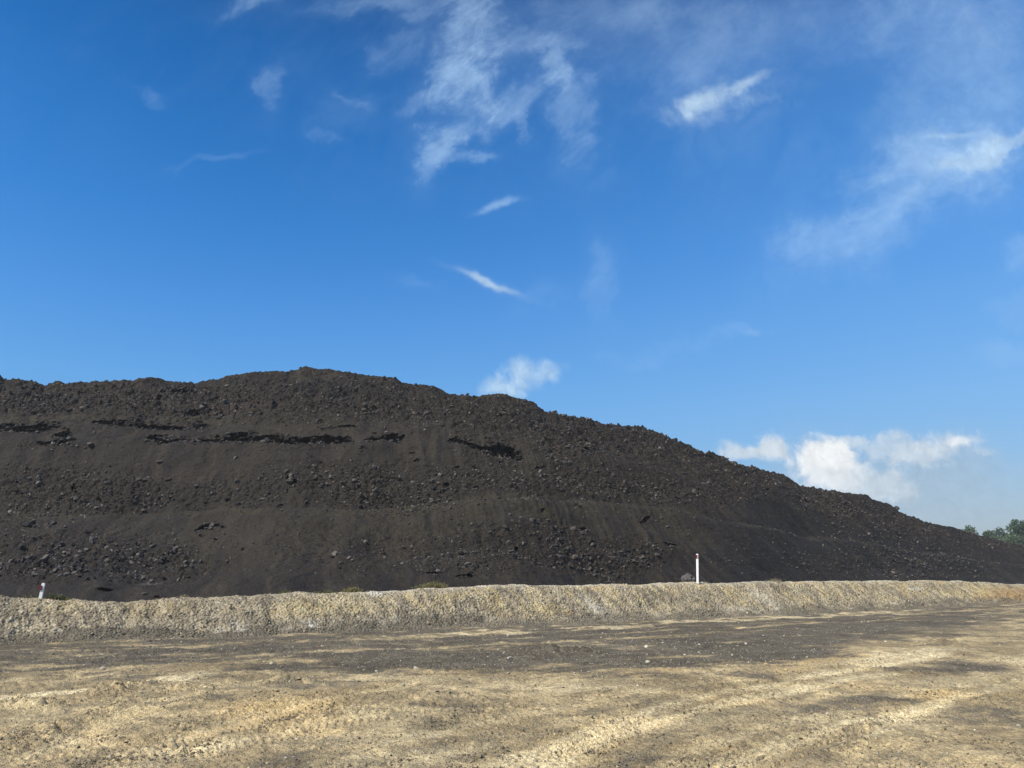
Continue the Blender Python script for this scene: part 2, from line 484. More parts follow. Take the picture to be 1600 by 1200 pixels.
def scatter(name, pts, size, shade, mat, seed, label, cat, sub=1, sink=.25):
    rng = np.random.default_rng(seed)
    n = len(pts); K = 14
    tmpl = [rock_shape(rng, sub) for _ in range(K)]
    nv = len(tmpl[0][0]); F0 = tmpl[0][1]
    T = np.stack([t[0] for t in tmpl])[rng.integers(0, K, n)]
    R = rot_mats(n, rng)
    V = np.einsum('nij,nvj->nvi', R, T) * size[:, None, None] + pts[:, None, :]
    V[:, :, 2] += (size * (.5 - sink))[:, None]
    Fs = (F0[None] + (np.arange(n) * nv)[:, None, None]).reshape(-1, 3)
    o = mesh_from(name, V.reshape(-1, 3), tris=Fs, mat=mat, smooth=False, attrs={'shade': np.repeat(shade, nv)})
    tag(o, label, cat, kind='stuff')
    return o


# ------------------------------------------------------------------ berm line (needed by the ground)
bu = np.array([0, 100, 200, 300, 400, 500, 600, 700, 800, 1000, 1200, 1400, 1500, 1600])
bv = np.array([1007, 1003, 999, 996, 993, 990, 987, 984, 980, 970, 961, 951, 947.5, 945])
btx, btz = tan_of(bu, bv)
bY = -EYE / btz; bX = btx * bY
bS = np.concatenate([[0], np.cumsum(np.hypot(np.diff(bX), np.diff(bY)))])
pf = np.polyfit(bS, bX, 2); pg = np.polyfit(bS, bY, 2)
SMAX = bS[-1]


def berm_base(s):
    sc_ = np.clip(s, 0, SMAX)
    x, y = np.polyval(pf, sc_), np.polyval(pg, sc_)
    d = s - sc_
    tx_ = np.polyval(np.polyder(pf), sc_); ty_ = np.polyval(np.polyder(pg), sc_)
    n = np.hypot(tx_, ty_); tx_, ty_ = tx_ / n, ty_ / n
    return x + tx_ * d, y + ty_ * d, tx_, ty_


def berm_coords(X, Y):
    """(along, beyond) of points relative to the foot of the berm"""
    s = (X - bX[0]) * .88 + (Y - bY[0]) * .47
    for _ in range(4):
        x, y, tx_, ty_ = berm_base(s)
        s = s + ((X - x) * tx_ + (Y - y) * ty_)
    x, y, tx_, ty_ = berm_base(s)
    return s, -(X - x) * ty_ + (Y - y) * tx_


# ------------------------------------------------------------------ ground
def build_ground():
    vv = np.linspace(1232, 912, 720)
    rd = -EYE / tan_of(800, vv)[1]
    rows = np.concatenate([np.geomspace(.3, 4.0, 18), np.linspace(4.0, rd[0], 60)[1:-1], rd, np.geomspace(rd[-1], 3000, 60)[1:]])
    th = np.concatenate([np.radians(np.linspace(-37, 37, 1700)), np.radians(np.linspace(37, 323, 150)[1:-1])])
    R_, T_ = np.meshgrid(rows, th, indexing='ij')
    X = R_ * np.sin(T_); Y = R_ * np.cos(T_)
    u, v = pix_of(X, Y, np.zeros_like(X))
    infront = (Y > 2)
    s, beyond = berm_coords(X, Y)
    far = 1 - sstep(R_, 60, 120)
    # relief: lumps, clods, ruts along the haul road, wheel tracks
    w1 = fbm(X / 5, Y / 5, 3, 11)
    lump = .05 * fbm(X / 3.2, Y / 3.2, 4, 21)
    near = (1 - sstep(R_, 22, 50))
    clod = np.zeros_like(X)
    clod += (.020 * fbm(X / .55, Y / .55, 3, 31) + .020 * (np.abs(fbm(X / .27, Y / .30, 3, 33)) - .3)) * near
    patch = sstep(fbm(X / 2.3, Y / 2.3, 3, 41), -.1, .6)
    cl = np.abs(fbm(X / .16, Y / .16, 3, 51))
    clod += (.010 + .026 * patch) * (cl - .3) * (1 - sstep(R_, 12, 30))
    d = -beyond
    ruts = np.zeros_like(X)
    wob = .35 * fbm(s / 9, d / 9, 3, 61)
    for (dist, width, amp) in ((1.3, .35, .035), (2.9, .3, .04), (3.9, .3, .03), (5.3, .4, .04), (7.0, .35, .03), (8.6, .3, .025)):
        ruts -= amp * np.exp(-((d + wob - dist) / width) ** 2) - .6 * amp * np.exp(-((d + wob - dist - 1.7 * width) / (.7 * width)) ** 2)
    # tyre tracks crossing the yard (photo pixels of their middle lines)
    tread = np.zeros_like(X); trk = np.zeros_like(X)
    tpale = np.zeros_like(X); tedge = np.zeros_like(X)
    for line, wd, amp, pl in ((((770, 1200), (885, 1163), (947, 1132), (1060, 1098), (1195, 1070), (1335, 1048), (1480, 1022)), .26, .032, .75),
                              (((840, 1203), (925, 1163), (1015, 1128), (1116, 1104), (1260, 1075), (1400, 1050)), .24, .026, .65),
                              (((1130, 1203), (1217, 1166), (1307, 1135), (1392, 1118), (1520, 1085), (1640, 1050)), .28, .030, .65),
                              (((1010, 1203), (1100, 1168), (1220, 1130), (1360, 1098), (1500, 1070)), .22, .018, .35),
                              (((20, 1185), (90, 1160), (150, 1135), (210, 1112), (290, 1090), (400, 1068)), .30, .026, .25),
                              (((240, 1165), (320, 1141), (370, 1130), (430, 1115), (530, 1090), (640, 1070)), .30, .030, .35),
                              (((520, 1203), (640, 1160), (800, 1115), (980, 1085), (1150, 1062)), .26, .016, .25),
                              (((150, 1203), (300, 1168), (480, 1135), (700, 1110)), .26, .016, .30)):
        lp = np.array(line, float)
        a, b_ = tan_of(lp[:, 0], lp[:, 1]); ly = -EYE / b_; lx = a * ly
        best = np.full(X.shape, 9.0); along = np.zeros(X.shape); acc = 0
        m = infront & (R_ < 45)
        for k in range(len(lx) - 1):
            ex, ey = lx[k + 1] - lx[k], ly[k + 1] - ly[k]; L = math.hypot(ex, ey)
            t = np.clip(((X - lx[k]) * ex + (Y - ly[k]) * ey) / L ** 2, 0, 1)
            sgn = ((X - lx[k]) * ey - (Y - ly[k]) * ex) / L
            dd = np.hypot(X - lx[k] - t * ex, Y - ly[k] - t * ey) * np.where(sgn < 0, -1, 1)
            take = np.abs(dd) < np.abs(best)
            best = np.where(take, dd, best); along = np.where(take, acc + t * L, along); acc += L
        best = best + .05 * w1 + .03 * fbm(X / .5, Y / .5, 3, 74)
        prof = -np.exp(-(best / wd) ** 4) + .7 * np.exp(-((np.abs(best) - wd * 1.5) / (wd * .35)) ** 2)
        brk = sstep(fbm(X / 1.7, Y / 1.7, 2, 71), -.35, .25)
        trk += amp * prof * m * (.35 + .65 * brk)
        tpale += pl * np.exp(-(best / (wd * .62)) ** 4) * m * (.68 + .32 * sstep(fbm(X / .9, Y / .9, 4, 72), -.4, .4))
        tedge += np.exp(-((np.abs(best) - wd * 1.45) / (wd * .3)) ** 2) * m * sstep(fbm(X / .8, Y / .8, 3, 73), -.1, .5)
        bars = np.maximum(np.sin((along + np.abs(best) * .55) * 2 * np.pi / .105), 0) ** .7
        tread += amp * 1.0 * bars * (np.abs(best) < wd * 1.1) * m * brk
    Z = (lump + ruts * (1 - patch * .5)) * far + clod + (trk + tread) * near
    # loose churned patches
    hum = blobs(u, v, [(870, 1018, 70, 8, 0, 1), (300, 1082, 60, 6, 0, .8), (170, 1085, 40, 5, 0, .8), (450, 1068, 50, 5, 0, 1), (1480, 1005, 50, 6, 0, .8),
                       (40, 1108, 70, 5, 0, 1), (1540, 1098, 60, 7, 0, .8), (1340, 1140, 60, 8, 20, .7), (60, 1150, 90, 12, 15, .6), (200, 1080, 60, 5, 12, .8)])
    Z = Z + hum * (.03 + .13 * np.abs(fbm(X / .35, Y / .35, 3, 81))) * far
    # under the stockpile and beyond, keep the sheet just below everything
    Z = Z - .12 * sstep(beyond, 4.2, 7)
    # colours (real stains and materials)
    fu = u + 40 * fbm(X / 2.5, Y / 2.5, 4, 101) ; fv = v + (7 * fbm(X / 1.4, Y / 1.4, 4, 102))
    top = np.interp(fu, bu, bv) - 2
    bot = np.interp(fu, [0, 150, 300, 420, 550, 700, 850, 1000, 1150, 1250, 1350, 1450, 1600], [1062, 1060, 1052, 1046, 1048, 1050, 1052, 1056, 1040, 1036, 1014, 992, 975])
    roadm = sstep(fv, top - 4, top + 3) * (1 - sstep(fv, bot - 32, bot + 20))
    st = fbm(s / 16, d / .55, 5, 111, .6)                       # streaks along the haul road
    dust = roadm * (.55 + .50 * st + .36 * fbm(X / 2.2, Y / 1.2, 4, 115))
    dust += blobs(fu, fv, [(640, 1032, 200, 17, 0, .55), (850, 1022, 90, 12, 0, .5), (1000, 1034, 130, 11, 0, .55), (1150, 1010, 170, 12, 0, .5),
                           (1230, 1022, 120, 10, 0, .35), (1350, 990, 220, 20, 2, .3), (1475, 1044, 100, 9, 0, .65), (1345, 1099, 110, 13, 0, .5), (1540, 1116, 100, 14, 0, .5),
                           (460, 1185, 80, 26, 0, .45), (500, 1068, 110, 13, 0, .45), (1210, 1058, 60, 8, 0, .5), (700, 1110, 120, 16, 0, .22), (340, 1060, 60, 6, 0, .3),
                           (950, 1120, 120, 14, 0, .2), (1180, 1140, 110, 15, 0, .28), (150, 1200, 120, 15, 0, .2), (330, 1100, 80, 10, 0, .25), (240, 1165, 90, 10, 0, .2),
                           (1470, 1190, 130, 16, 0, .25), (1000, 1190, 70, 14, 0, .3), (1310, 1062, 80, 6, 0, .3)])
    dust += .28 * sstep(fbm(X / 1.8, Y / .9, 5, 121), .05, .7) + .08
    pale = blobs(fu, fv, [(120, 1078, 160, 7, 6, 1.3), (30, 1090, 120, 8, 8, 1.6), (215, 1068, 140, 6, 8, 1.1), (520, 1007, 150, 4, 3, .3), (610, 1013, 120, 4, 4, .45), (690, 1006, 130, 4, 0, .35),
                          (280, 1018, 140, 3, 4, .4), (110, 1028, 90, 3, 4, .4), (430, 1022, 90, 3, 4, .3), (30, 1058, 60, 3, 4, .5), (830, 985, 330, 2.2, 2.7, .8), (1150, 968, 320, 2.2, 2.7, .8), (1350, 957, 160, 2.0, 2.7, .7),
                          (650, 1060, 160, 8, 0, .35), (1375, 1032, 60, 10, 5, .75), (1460, 1020, 70, 9, 5, .75), (1300, 1052, 40, 6, 0, .5), (1590, 1030, 50, 10, 0, .5),
                          (680, 1185, 90, 14, 10, .5), (300, 1165, 100, 9, 8, .45), (1220, 1075, 60, 6, 0, .4),
                          (1400, 1135, 120, 7, 20, .4), (560, 1115, 60, 6, 0, .35), (900, 1075, 140, 9, 0, .3), (1520, 1060, 90, 9, 5, .35), (830, 1195, 90, 10, 10, .4), (130, 1160, 70, 8, 0, .25),
                          (900, 1010, 60, 4, 0, .3), (1150, 1000, 60, 4, 0, .3)])
    pale += tpale
    pale += .30 * sstep(fbm(X / 2.6, Y / 1.3, 4, 131), .15, .8) * (1 - roadm)
    ochre = blobs(fu, fv, [(430, 1110, 110, 18, 0, .75), (360, 1136, 60, 8, 10, .5), (540, 1135, 120, 14, 0, .35), (1030, 1050, 70, 9, 0, .6), (1240, 1038, 75, 10, 0, .8), (1330, 1028, 80, 8, 0, .5),
                           (1380, 1040, 70, 8, 0, .5), (1500, 1086, 110, 14, 0, .7), (1350, 1073, 50, 6, 0, .5), (740, 1052, 90, 6, 0, .3), (180, 1155, 120, 10, 0, .25), (480, 1085, 70, 8, 0, .4),
                           (980, 1040, 60, 6, 0, .3), (1530, 1195, 90, 14, 0, .3), (860, 1040, 40, 4, 0, .2)])
    grassf = sstep(R_, 170, 300)
    coalf = sstep(beyond, 3.6, 4.8) * (1 - grassf)
    beh = ~infront
    # behind the photographer: the same yard, plain
    for a_ in (dust, pale, ochre):
        a_[beh] = .15
    attrs = {'dust': np.clip(dust * (.45 + .8 * (1 - np.clip(pale, 0, 1) * .8)), 0, 1), 'pale': np.clip(pale, 0, 1) * .9, 'ochre': np.clip(ochre * 1.2, 0, 1) * .85,
             'coal': coalf, 'grass': grassf}
    V = np.stack([X, Y, Z], -1)
    nr, nc = X.shape
    quads = grid_quads(nr, nc, True)[:, ::-1]
    cv = np.array([[0, 0, Z[0].mean()]]); ci_ = nr * nc
    j = np.arange(nc)
    tris = np.stack([np.full(nc, ci_), (j + 1) % nc, j], -1)
    o = mesh_from('ground', np.concatenate([V.reshape(-1, 3), cv]), quads=quads, tris=tris, mat=M_GROUND,
                  attrs={k: np.concatenate([a.ravel(), [0]]) for k, a in attrs.items()})
    tag(o, kind='structure')
    return V, u, v, beyond, R_, dust, roadm, hum, tedge


GV, GU, GVv, GB, GR, GD, GROAD, GHUM, GEDGE = build_ground()


def ground_z(x, y):
    """height of the built ground sheet near (x, y)"""
    d2 = (GV[:, :, 0] - x) ** 2 + (GV[:, :, 1] - y) ** 2
    k = np.unravel_index(np.argmin(d2), d2.shape)
    return float(GV[k][2])


# gravel on the yard
def yard_gravel():
    rng = np.random.default_rng(3)
    ok = (GU > -40) & (GU < 1640) & (GVv > 940) & (GVv < 1225) & (GB < -.3)
    w = ok * (.35 + 1.0 * np.clip(GD, 0, 1) + 1.4 * GHUM + .8 * sstep(fbm(GV[:, :, 0] / 1.5, GV[:, :, 1] / 1.5, 3, 5), .1, .7))
    edge = np.exp(-((GB + .4) / .35) ** 2) * 1.5
    w = (w + edge * ok).ravel(); w /= w.sum()
    n = 26000
    idx = rng.choice(len(w), n, p=w)
    pts = GV.reshape(-1, 3)[idx] + rng.normal(size=(n, 3)) * [.03, .03, 0]
    R = GR.ravel()[idx]
    size = np.clip(rng.lognormal(-4.95, .5, n), .004, .045) * np.clip(R / 13, .75, 1.5)
    shade = np.clip(rng.beta(1.6, 3.4, n) + .35 * (rng.random(n) < .03), 0, 1)
    scatter('gravel', pts, size, shade, M_GRAVEL, 8, 'loose gravel and clods strewn over the dirt yard', 'gravel', sub=1)


yard_gravel()


def yard_crumbs():
    """darker crumbs of earth pushed up along the wheel tracks and in churned soil"""
    rng = np.random.default_rng(4)
    ok = (GU > -40) & (GU < 1640) & (GVv > 1020) & (GVv < 1230)
    ck = sstep(fbm(GV[:, :, 0] / .9, GV[:, :, 1] / .7, 4, 55), .25, .8)
    w = (ok * (1.3 * GEDGE + 1.6 * GHUM + .9 * ck + .04)).ravel(); w /= w.sum()
    n = 17000
    idx = rng.choice(len(w), n, p=w)
    pts = GV.reshape(-1, 3)[idx] + rng.normal(size=(n, 3)) * [.02, .03, 0]
    size = np.clip(rng.lognormal(-4.85, .5, n), .004, .026)
    scatter('earth_crumbs', pts, size, np.clip(rng.beta(1.5, 4, n), 0, 1), M_CRUMB, 9, 'crumbs of dark earth along wheel tracks and churned soil', 'crumbs', sub=1, sink=.1)


yard_crumbs()


# ------------------------------------------------------------------ berm
ctu = np.array([-60, 0, 60, 100, 150, 200, 250, 350, 400, 500, 560, 650, 750, 800, 1000, 1030, 1100, 1200, 1300, 1400, 1500, 1550, 1580, 1600, 1700])
ctv = np.array([934, 935, 936, 939, 941, 941, 938, 935, 930, 927, 924, 921, 917, 915, 915, 913, 912, 909.5, 909, 908, 908, 910, 914, 914, 912])
BW = 1.55


def build_berm():
    s = np.concatenate([np.linspace(-26, -1.5, 120)[:-1], np.linspace(-1.5, SMAX + 3, 2500), np.linspace(SMAX + 3, SMAX + 60, 220)[1:]])
    x, y, tx_, ty_ = berm_base(s)
    nx, ny = -ty_, tx_
    cx, cy = x + nx * BW, y + ny * BW
    den = CP - (600 - 920) / FPX * SP
    ucr = 800 + FPX * cx / np.maximum(cy, 2) * den
    h = EYE + cy * tan_of(800, np.interp(ucr, ctu, ctv))[1]
    h = np.where((s < -2) | (s > SMAX + 4), np.clip(h, .8, 1.2), h)
    h = np.clip(h, .6, 1.6)
    # cross profile: (run over the ground, share of the height)
    q = np.concatenate([np.linspace(-.35, 0, 14)[:-1], np.linspace(0, BW, 120)[:-1], np.linspace(BW, BW + .7, 24)[:-1], np.linspace(BW + .7, BW + 2.7, 40)])
    pq = np.array([-.35, -.1, .25, .8, 1.3, BW, BW + .35, BW + .7, BW + 1.6, BW + 2.5, BW + 2.7])
    ph = np.array([-.05, .015, .16, .56, .90, 1.0, 1.01, .95, .45, .0, -.12])
    prof = np.interp(q, pq, ph)
    k = np.ones(9) / 9
    prof = np.convolve(np.pad(prof, 4, mode='edge'), k, 'valid')
    S, Q = np.meshgrid(s, q, indexing='xy')
    X = x[None] + nx[None] * Q; Y = y[None] + ny[None] * Q
    Z = prof[:, None] * h[None]
    face = sstep(Q, -.3, .2)
    low = np.exp(-((Q - .35) / .45) ** 2)
    # slumps and rills running down the face, leaning along it
    g = S + .38 * Q + .12 * fbm(S / .9, Q / .7, 3, 200)
    dz = .10 * fbm(g / 1.9, Q / 1.3, 4, 201) + .034 * fbm(g / .34, Q / 1.1, 4, 203, .6) * sstep(Q, .1, .7)
    dz += .038 * fbm(S / .45, Q / .40, 4, 205, .6) + .010 * (np.abs(fbm(S / .17, Q / .17, 3, 207)) - .3) + .022 * fbm(S / .07, Q / .07, 2, 209)
    dz -= .05 * np.maximum(perlin(S / .75, Q * .3 + 3, 211), 0) * low * 2
    back = sstep(Q, BW + .8, BW + 1.4)
    sil = 1 - .40 * np.exp(-((Q - BW - .1) / .4) ** 2)
    dz = dz * face * (1 - .5 * back) * sil
    px, py = X - nx[None] * dz * .55, Y - ny[None] * dz * .55
    Z = Z + dz * .85
    u, v = pix_of(px, py, Z)
    n1 = fbm(S / 1.6, Q / .6, 4, 221)
    inu = sstep(u, 450, 900)
    rill = fbm(g / .30, Q / 2.0, 4, 231)
    ochre = np.clip((.14 + .62 * inu) * (.45 + .9 * rill) + .5 * n1 * inu, 0, 1) * sstep(Q, .25, .8)
    ochre = np.clip(ochre + blobs(u, v, [(100, 948, 40, 12, 0, .45), (520, 945, 80, 20, 0, .5), (450, 955, 40, 15, 0, .4), (845, 955, 35, 14, 0, .7), (710, 932, 25, 8, 0, .7), (1520, 925, 40, 12, 0, .6), (250, 950, 80, 14, 0, .3)]), 0, 1)
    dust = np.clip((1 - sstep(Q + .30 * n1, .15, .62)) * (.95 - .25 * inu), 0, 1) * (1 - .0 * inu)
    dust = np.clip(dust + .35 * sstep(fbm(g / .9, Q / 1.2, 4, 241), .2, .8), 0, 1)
    pale = blobs(u, v, [(588, 927, 16, 5, 0, .9), (620, 921, 40, 3, 3, .5), (642, 972, 12, 7, -30, .9), (620, 968, 8, 6, -40, .6), (580, 980, 40, 5, 3, .6), (500, 984, 20, 5, -20, .9), (455, 986, 18, 5, -20, .7), (430, 985, 12, 6, -15, .8),
                        (405, 988, 12, 5, -10, .7), (378, 984, 22, 10, -30, .45), (345, 985, 12, 6, -30, .4), (160, 990, 25, 8, 0, .4), (90, 985, 10, 5, 0, .5), (930, 950, 40, 10, -35, .45), (1200, 940, 40, 8, -35, .45), (1430, 920, 14, 3, 0, .8), (1555, 938, 6, 3, 0, .9), (815, 972, 10, 4, 0, .6),
                        (1180, 957, 60, 6, -8, .35)])
    scuff = np.maximum(perlin(S / .45, Q / .3 + 9, 251), 0) * np.exp(-((Q - .22) / .16) ** 2) * 1.2 * (1 - inu * .6)
    crest = .55 * np.exp(-((Q - BW - .2) / .28) ** 2) * sstep(u, 300, 700)
    pale = np.clip(pale + scuff + crest, 0, 1) * .8
    rust = np.clip(blobs(u, v, [(308, 989, 12, 5, 0, 1.0), (1585, 930, 60, 14, 0, .55)]) + .5 * sstep(n1, .5, .9) * inu * .5, 0, 1)
    V = np.stack([px, py, Z], -1)
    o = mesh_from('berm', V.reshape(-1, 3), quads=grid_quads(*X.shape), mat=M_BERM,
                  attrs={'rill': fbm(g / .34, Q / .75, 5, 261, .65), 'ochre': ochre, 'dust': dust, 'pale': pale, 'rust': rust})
    tag(o, 'low stony earth bank running across behind the yard', kind='structure')
    return V, Q, S, u, v


BV, BQ, BS_, BU, BVv = build_berm()


def berm_top_at(u):
    """point of the berm's crest edge seen at photo column u"""
    m = np.abs(BQ - BW - .15) < .2
    k = np.argmin(np.where(m, np.abs(BU - u), 1e9))
    return BV.reshape(-1, 3)[k]


def berm_stones():
    rng = np.random.default_rng(5)
    u = BU; Q = BQ
    ok = (u > -60) & (u < 1660) & (Q > -.2) & (Q < BW + 1.0)
    w = ok * (.5 + .9 * sstep(perlin(BS_ / .8, Q / .5, 9), -.3, .5) + 1.2 * np.exp(-((Q - .1) / .25) ** 2) - .2 * sstep(u, 800, 1200))
    # even out: the grid is dense everywhere, so vertex share is about area share
    w = np.maximum(w, 0).ravel(); w /= w.sum()
    n = 24000
    idx = rng.choice(len(w), n, p=w)
    pts = BV.reshape(-1, 3)[idx]
    size = np.clip(rng.lognormal(-4.65, .6, n), .005, .07)
    uu = BU.ravel()[idx]
    shade = np.clip(rng.beta(1.3, 2.0, n) + .5 * (rng.random(n) < .05), 0, 1)
    scatter('rubble', pts, size, shade, M_BERMROCK, 6, 'stones and clods covering the earth bank', 'rubble', sub=1)


berm_stones()

# ------------------------------------------------------------------ stockpile
SIL = [(-500, 640), (-250, 606), (-60, 592), (-12, 585), (0, 587), (5, 593), (27, 593), (36, 594), (52, 596), (70, 602), (92, 597), (100, 601), (125, 598), (170, 597), (200, 595), (225, 592), (250, 592), (262, 594),
       (285, 598), (305, 599), (318, 595), (330, 592), (348, 591), (360, 586), (385, 583), (400, 581), (430, 579), (465, 577), (473, 573), (480, 572), (490, 575), (498, 577), (530, 578), (560, 584), (600, 588), (617, 589),
       (628, 597), (650, 600), (665, 602), (680, 603), (690, 608), (703, 616), (730, 617), (750, 618), (760, 615), (780, 614), (800, 620), (815, 624), (825, 628), (832, 629), (840, 635), (850, 642), (862, 644), (868, 643), (873, 649),
       (890, 653), (915, 653), (930, 659), (945, 663), (980, 667), (990, 668), (1005, 669), (1012, 672), (1025, 675), (1035, 678), (1045, 685), (1055, 688), (1075, 696), (1085, 700), (1100, 709), (1112, 710), (1130, 714), (1145, 723), (1165, 728),
       (1200, 737), (1225, 744), (1240, 754), (1255, 763), (1300, 768), (1335, 771), (1350, 774), (1360, 778), (1375, 785), (1390, 789), (1400, 795), (1405, 799), (1440, 814), (1460, 818), (1485, 823), (1530, 836), (1580, 848), (1600, 852),
       (1700, 876), (1760, 889)]
sil = np.array(SIL, float)
stx, stz = tan_of(sil[:, 0], sil[:, 1])
# shallow undercut scarps: photo polyline (u, v, height px)
SCARPS = [
    [(-60, 662, 4), (0, 664, 6), (40, 665, 6), (95, 667, 2)], [(80, 679, 2), (100, 677, 5), (113, 678, 2)], [(58, 689, 3), (80, 693, 7), (100, 692, 7), (120, 687, 2)], [(140, 664, 1.5), (170, 665, 3), (220, 668, 4), (270, 667, 5), (325, 665, 3)],
    [(172, 658, 1), (200, 658, 2), (225, 656, 1)], [(228, 687, 3), (250, 691, 6), (290, 692, 4), (320, 694, 5), (345, 694, 8), (380, 691, 9), (420, 689, 8), (470, 688, 8), (520, 687, 9), (545, 686, 7), (553, 687, 2)],
    [(568, 688, 3), (582, 688, 6), (600, 686, 4), (620, 687, 5), (633, 684, 2)], [(700, 684, 3), (715, 687, 6), (740, 694, 5), (765, 698, 7), (785, 703, 8), (805, 708, 7), (819, 711, 3)],
    [(906, 709, 3), (915, 709, 6), (930, 707, 8), (934, 706, 3)], [(250, 610, 2), (270, 613, 4), (290, 614, 6), (308, 615, 5)], [(292, 641, 2), (305, 643, 5), (313, 644, 3)], [(303, 838, 2), (315, 833, 4), (335, 827, 4), (352, 831, 3)],
    [(1160, 812, 0), (1161, 812, 0)], [(1000, 818, 2), (1008, 812, 5), (1016, 804, 3)], [(120, 903, 2), (133, 904, 4)], [(655, 893, 1), (675, 895, 3), (690, 897, 2)], [(710, 898, 2), (725, 899, 5), (740, 898, 3)], [(1248, 782, 2), (1258, 785, 5), (1266, 784, 2)], [(1035, 850, 1), (1048, 853, 3), (1058, 853, 1)],
    [(500, 668, 1), (540, 667, 1.5), (560, 667, 1)], [(150, 920, 2), (165, 924, 4), (178, 923, 2)], [(240, 933, 2), (250, 932, 4)], [(560, 701, 1), (572, 702, 2)], [(735, 723, 1), (745, 728, 3)],
]
ROCKY = [(100, 620, 170, 28, 0, .9), (300, 632, 160, 32, 0, .6), (480, 630, 170, 34, 0, .75), (640, 640, 130, 36, -8, .65), (780, 660, 100, 36, -15, .65), (60, 640, 80, 14, 0, .5),
         (90, 765, 170, 40, 0, 1.2), (250, 772, 120, 26, 0, .8), (350, 772, 90, 24, 0, .7), (500, 757, 140, 34, 0, .95), (640, 762, 120, 42, 0, 1.35), (760, 745, 90, 26, 0, .8), (620, 782, 80, 10, 0, .8),
         (885, 690, 50, 60, 25, 1.3), (960, 662, 120, 20, -14, .8), (1060, 702, 130, 26, -14, .7), (900, 755, 140, 30, 0, .95), (1030, 768, 120, 26, 0, 1.0), (1130, 762, 60, 20, 0, .5), (930, 790, 90, 8, 0, .5),
         (120, 868, 170, 40, 0, .9), (240, 882, 90, 30, 0, 1.3), (50, 892, 80, 25, 0, .8), (560, 850, 120, 35, 0, .35), (720, 850, 100, 40, 0, .75), (850, 850, 100, 44, -10, .75), (960, 872, 80, 30, 0, 1.0), (1020, 868, 60, 20, 0, .6),
         (1250, 762, 100, 20, -15, .5), (1330, 800, 120, 20, -18, .5), (1400, 842, 150, 30, -18, .5), (1350, 880, 120, 25, 0, .6), (1480, 890, 110, 26, 0, .5), (780, 880, 120, 24, 0, .5), (840, 810, 60, 22, -35, .5),
         (450, 700, 120, 12, 0, .6), (760, 712, 60, 12, -8, .7), (90, 700, 60, 12, 0, .5), (40, 812, 50, 16, 0, .5), (300, 690, 80, 10, 0, .4)]


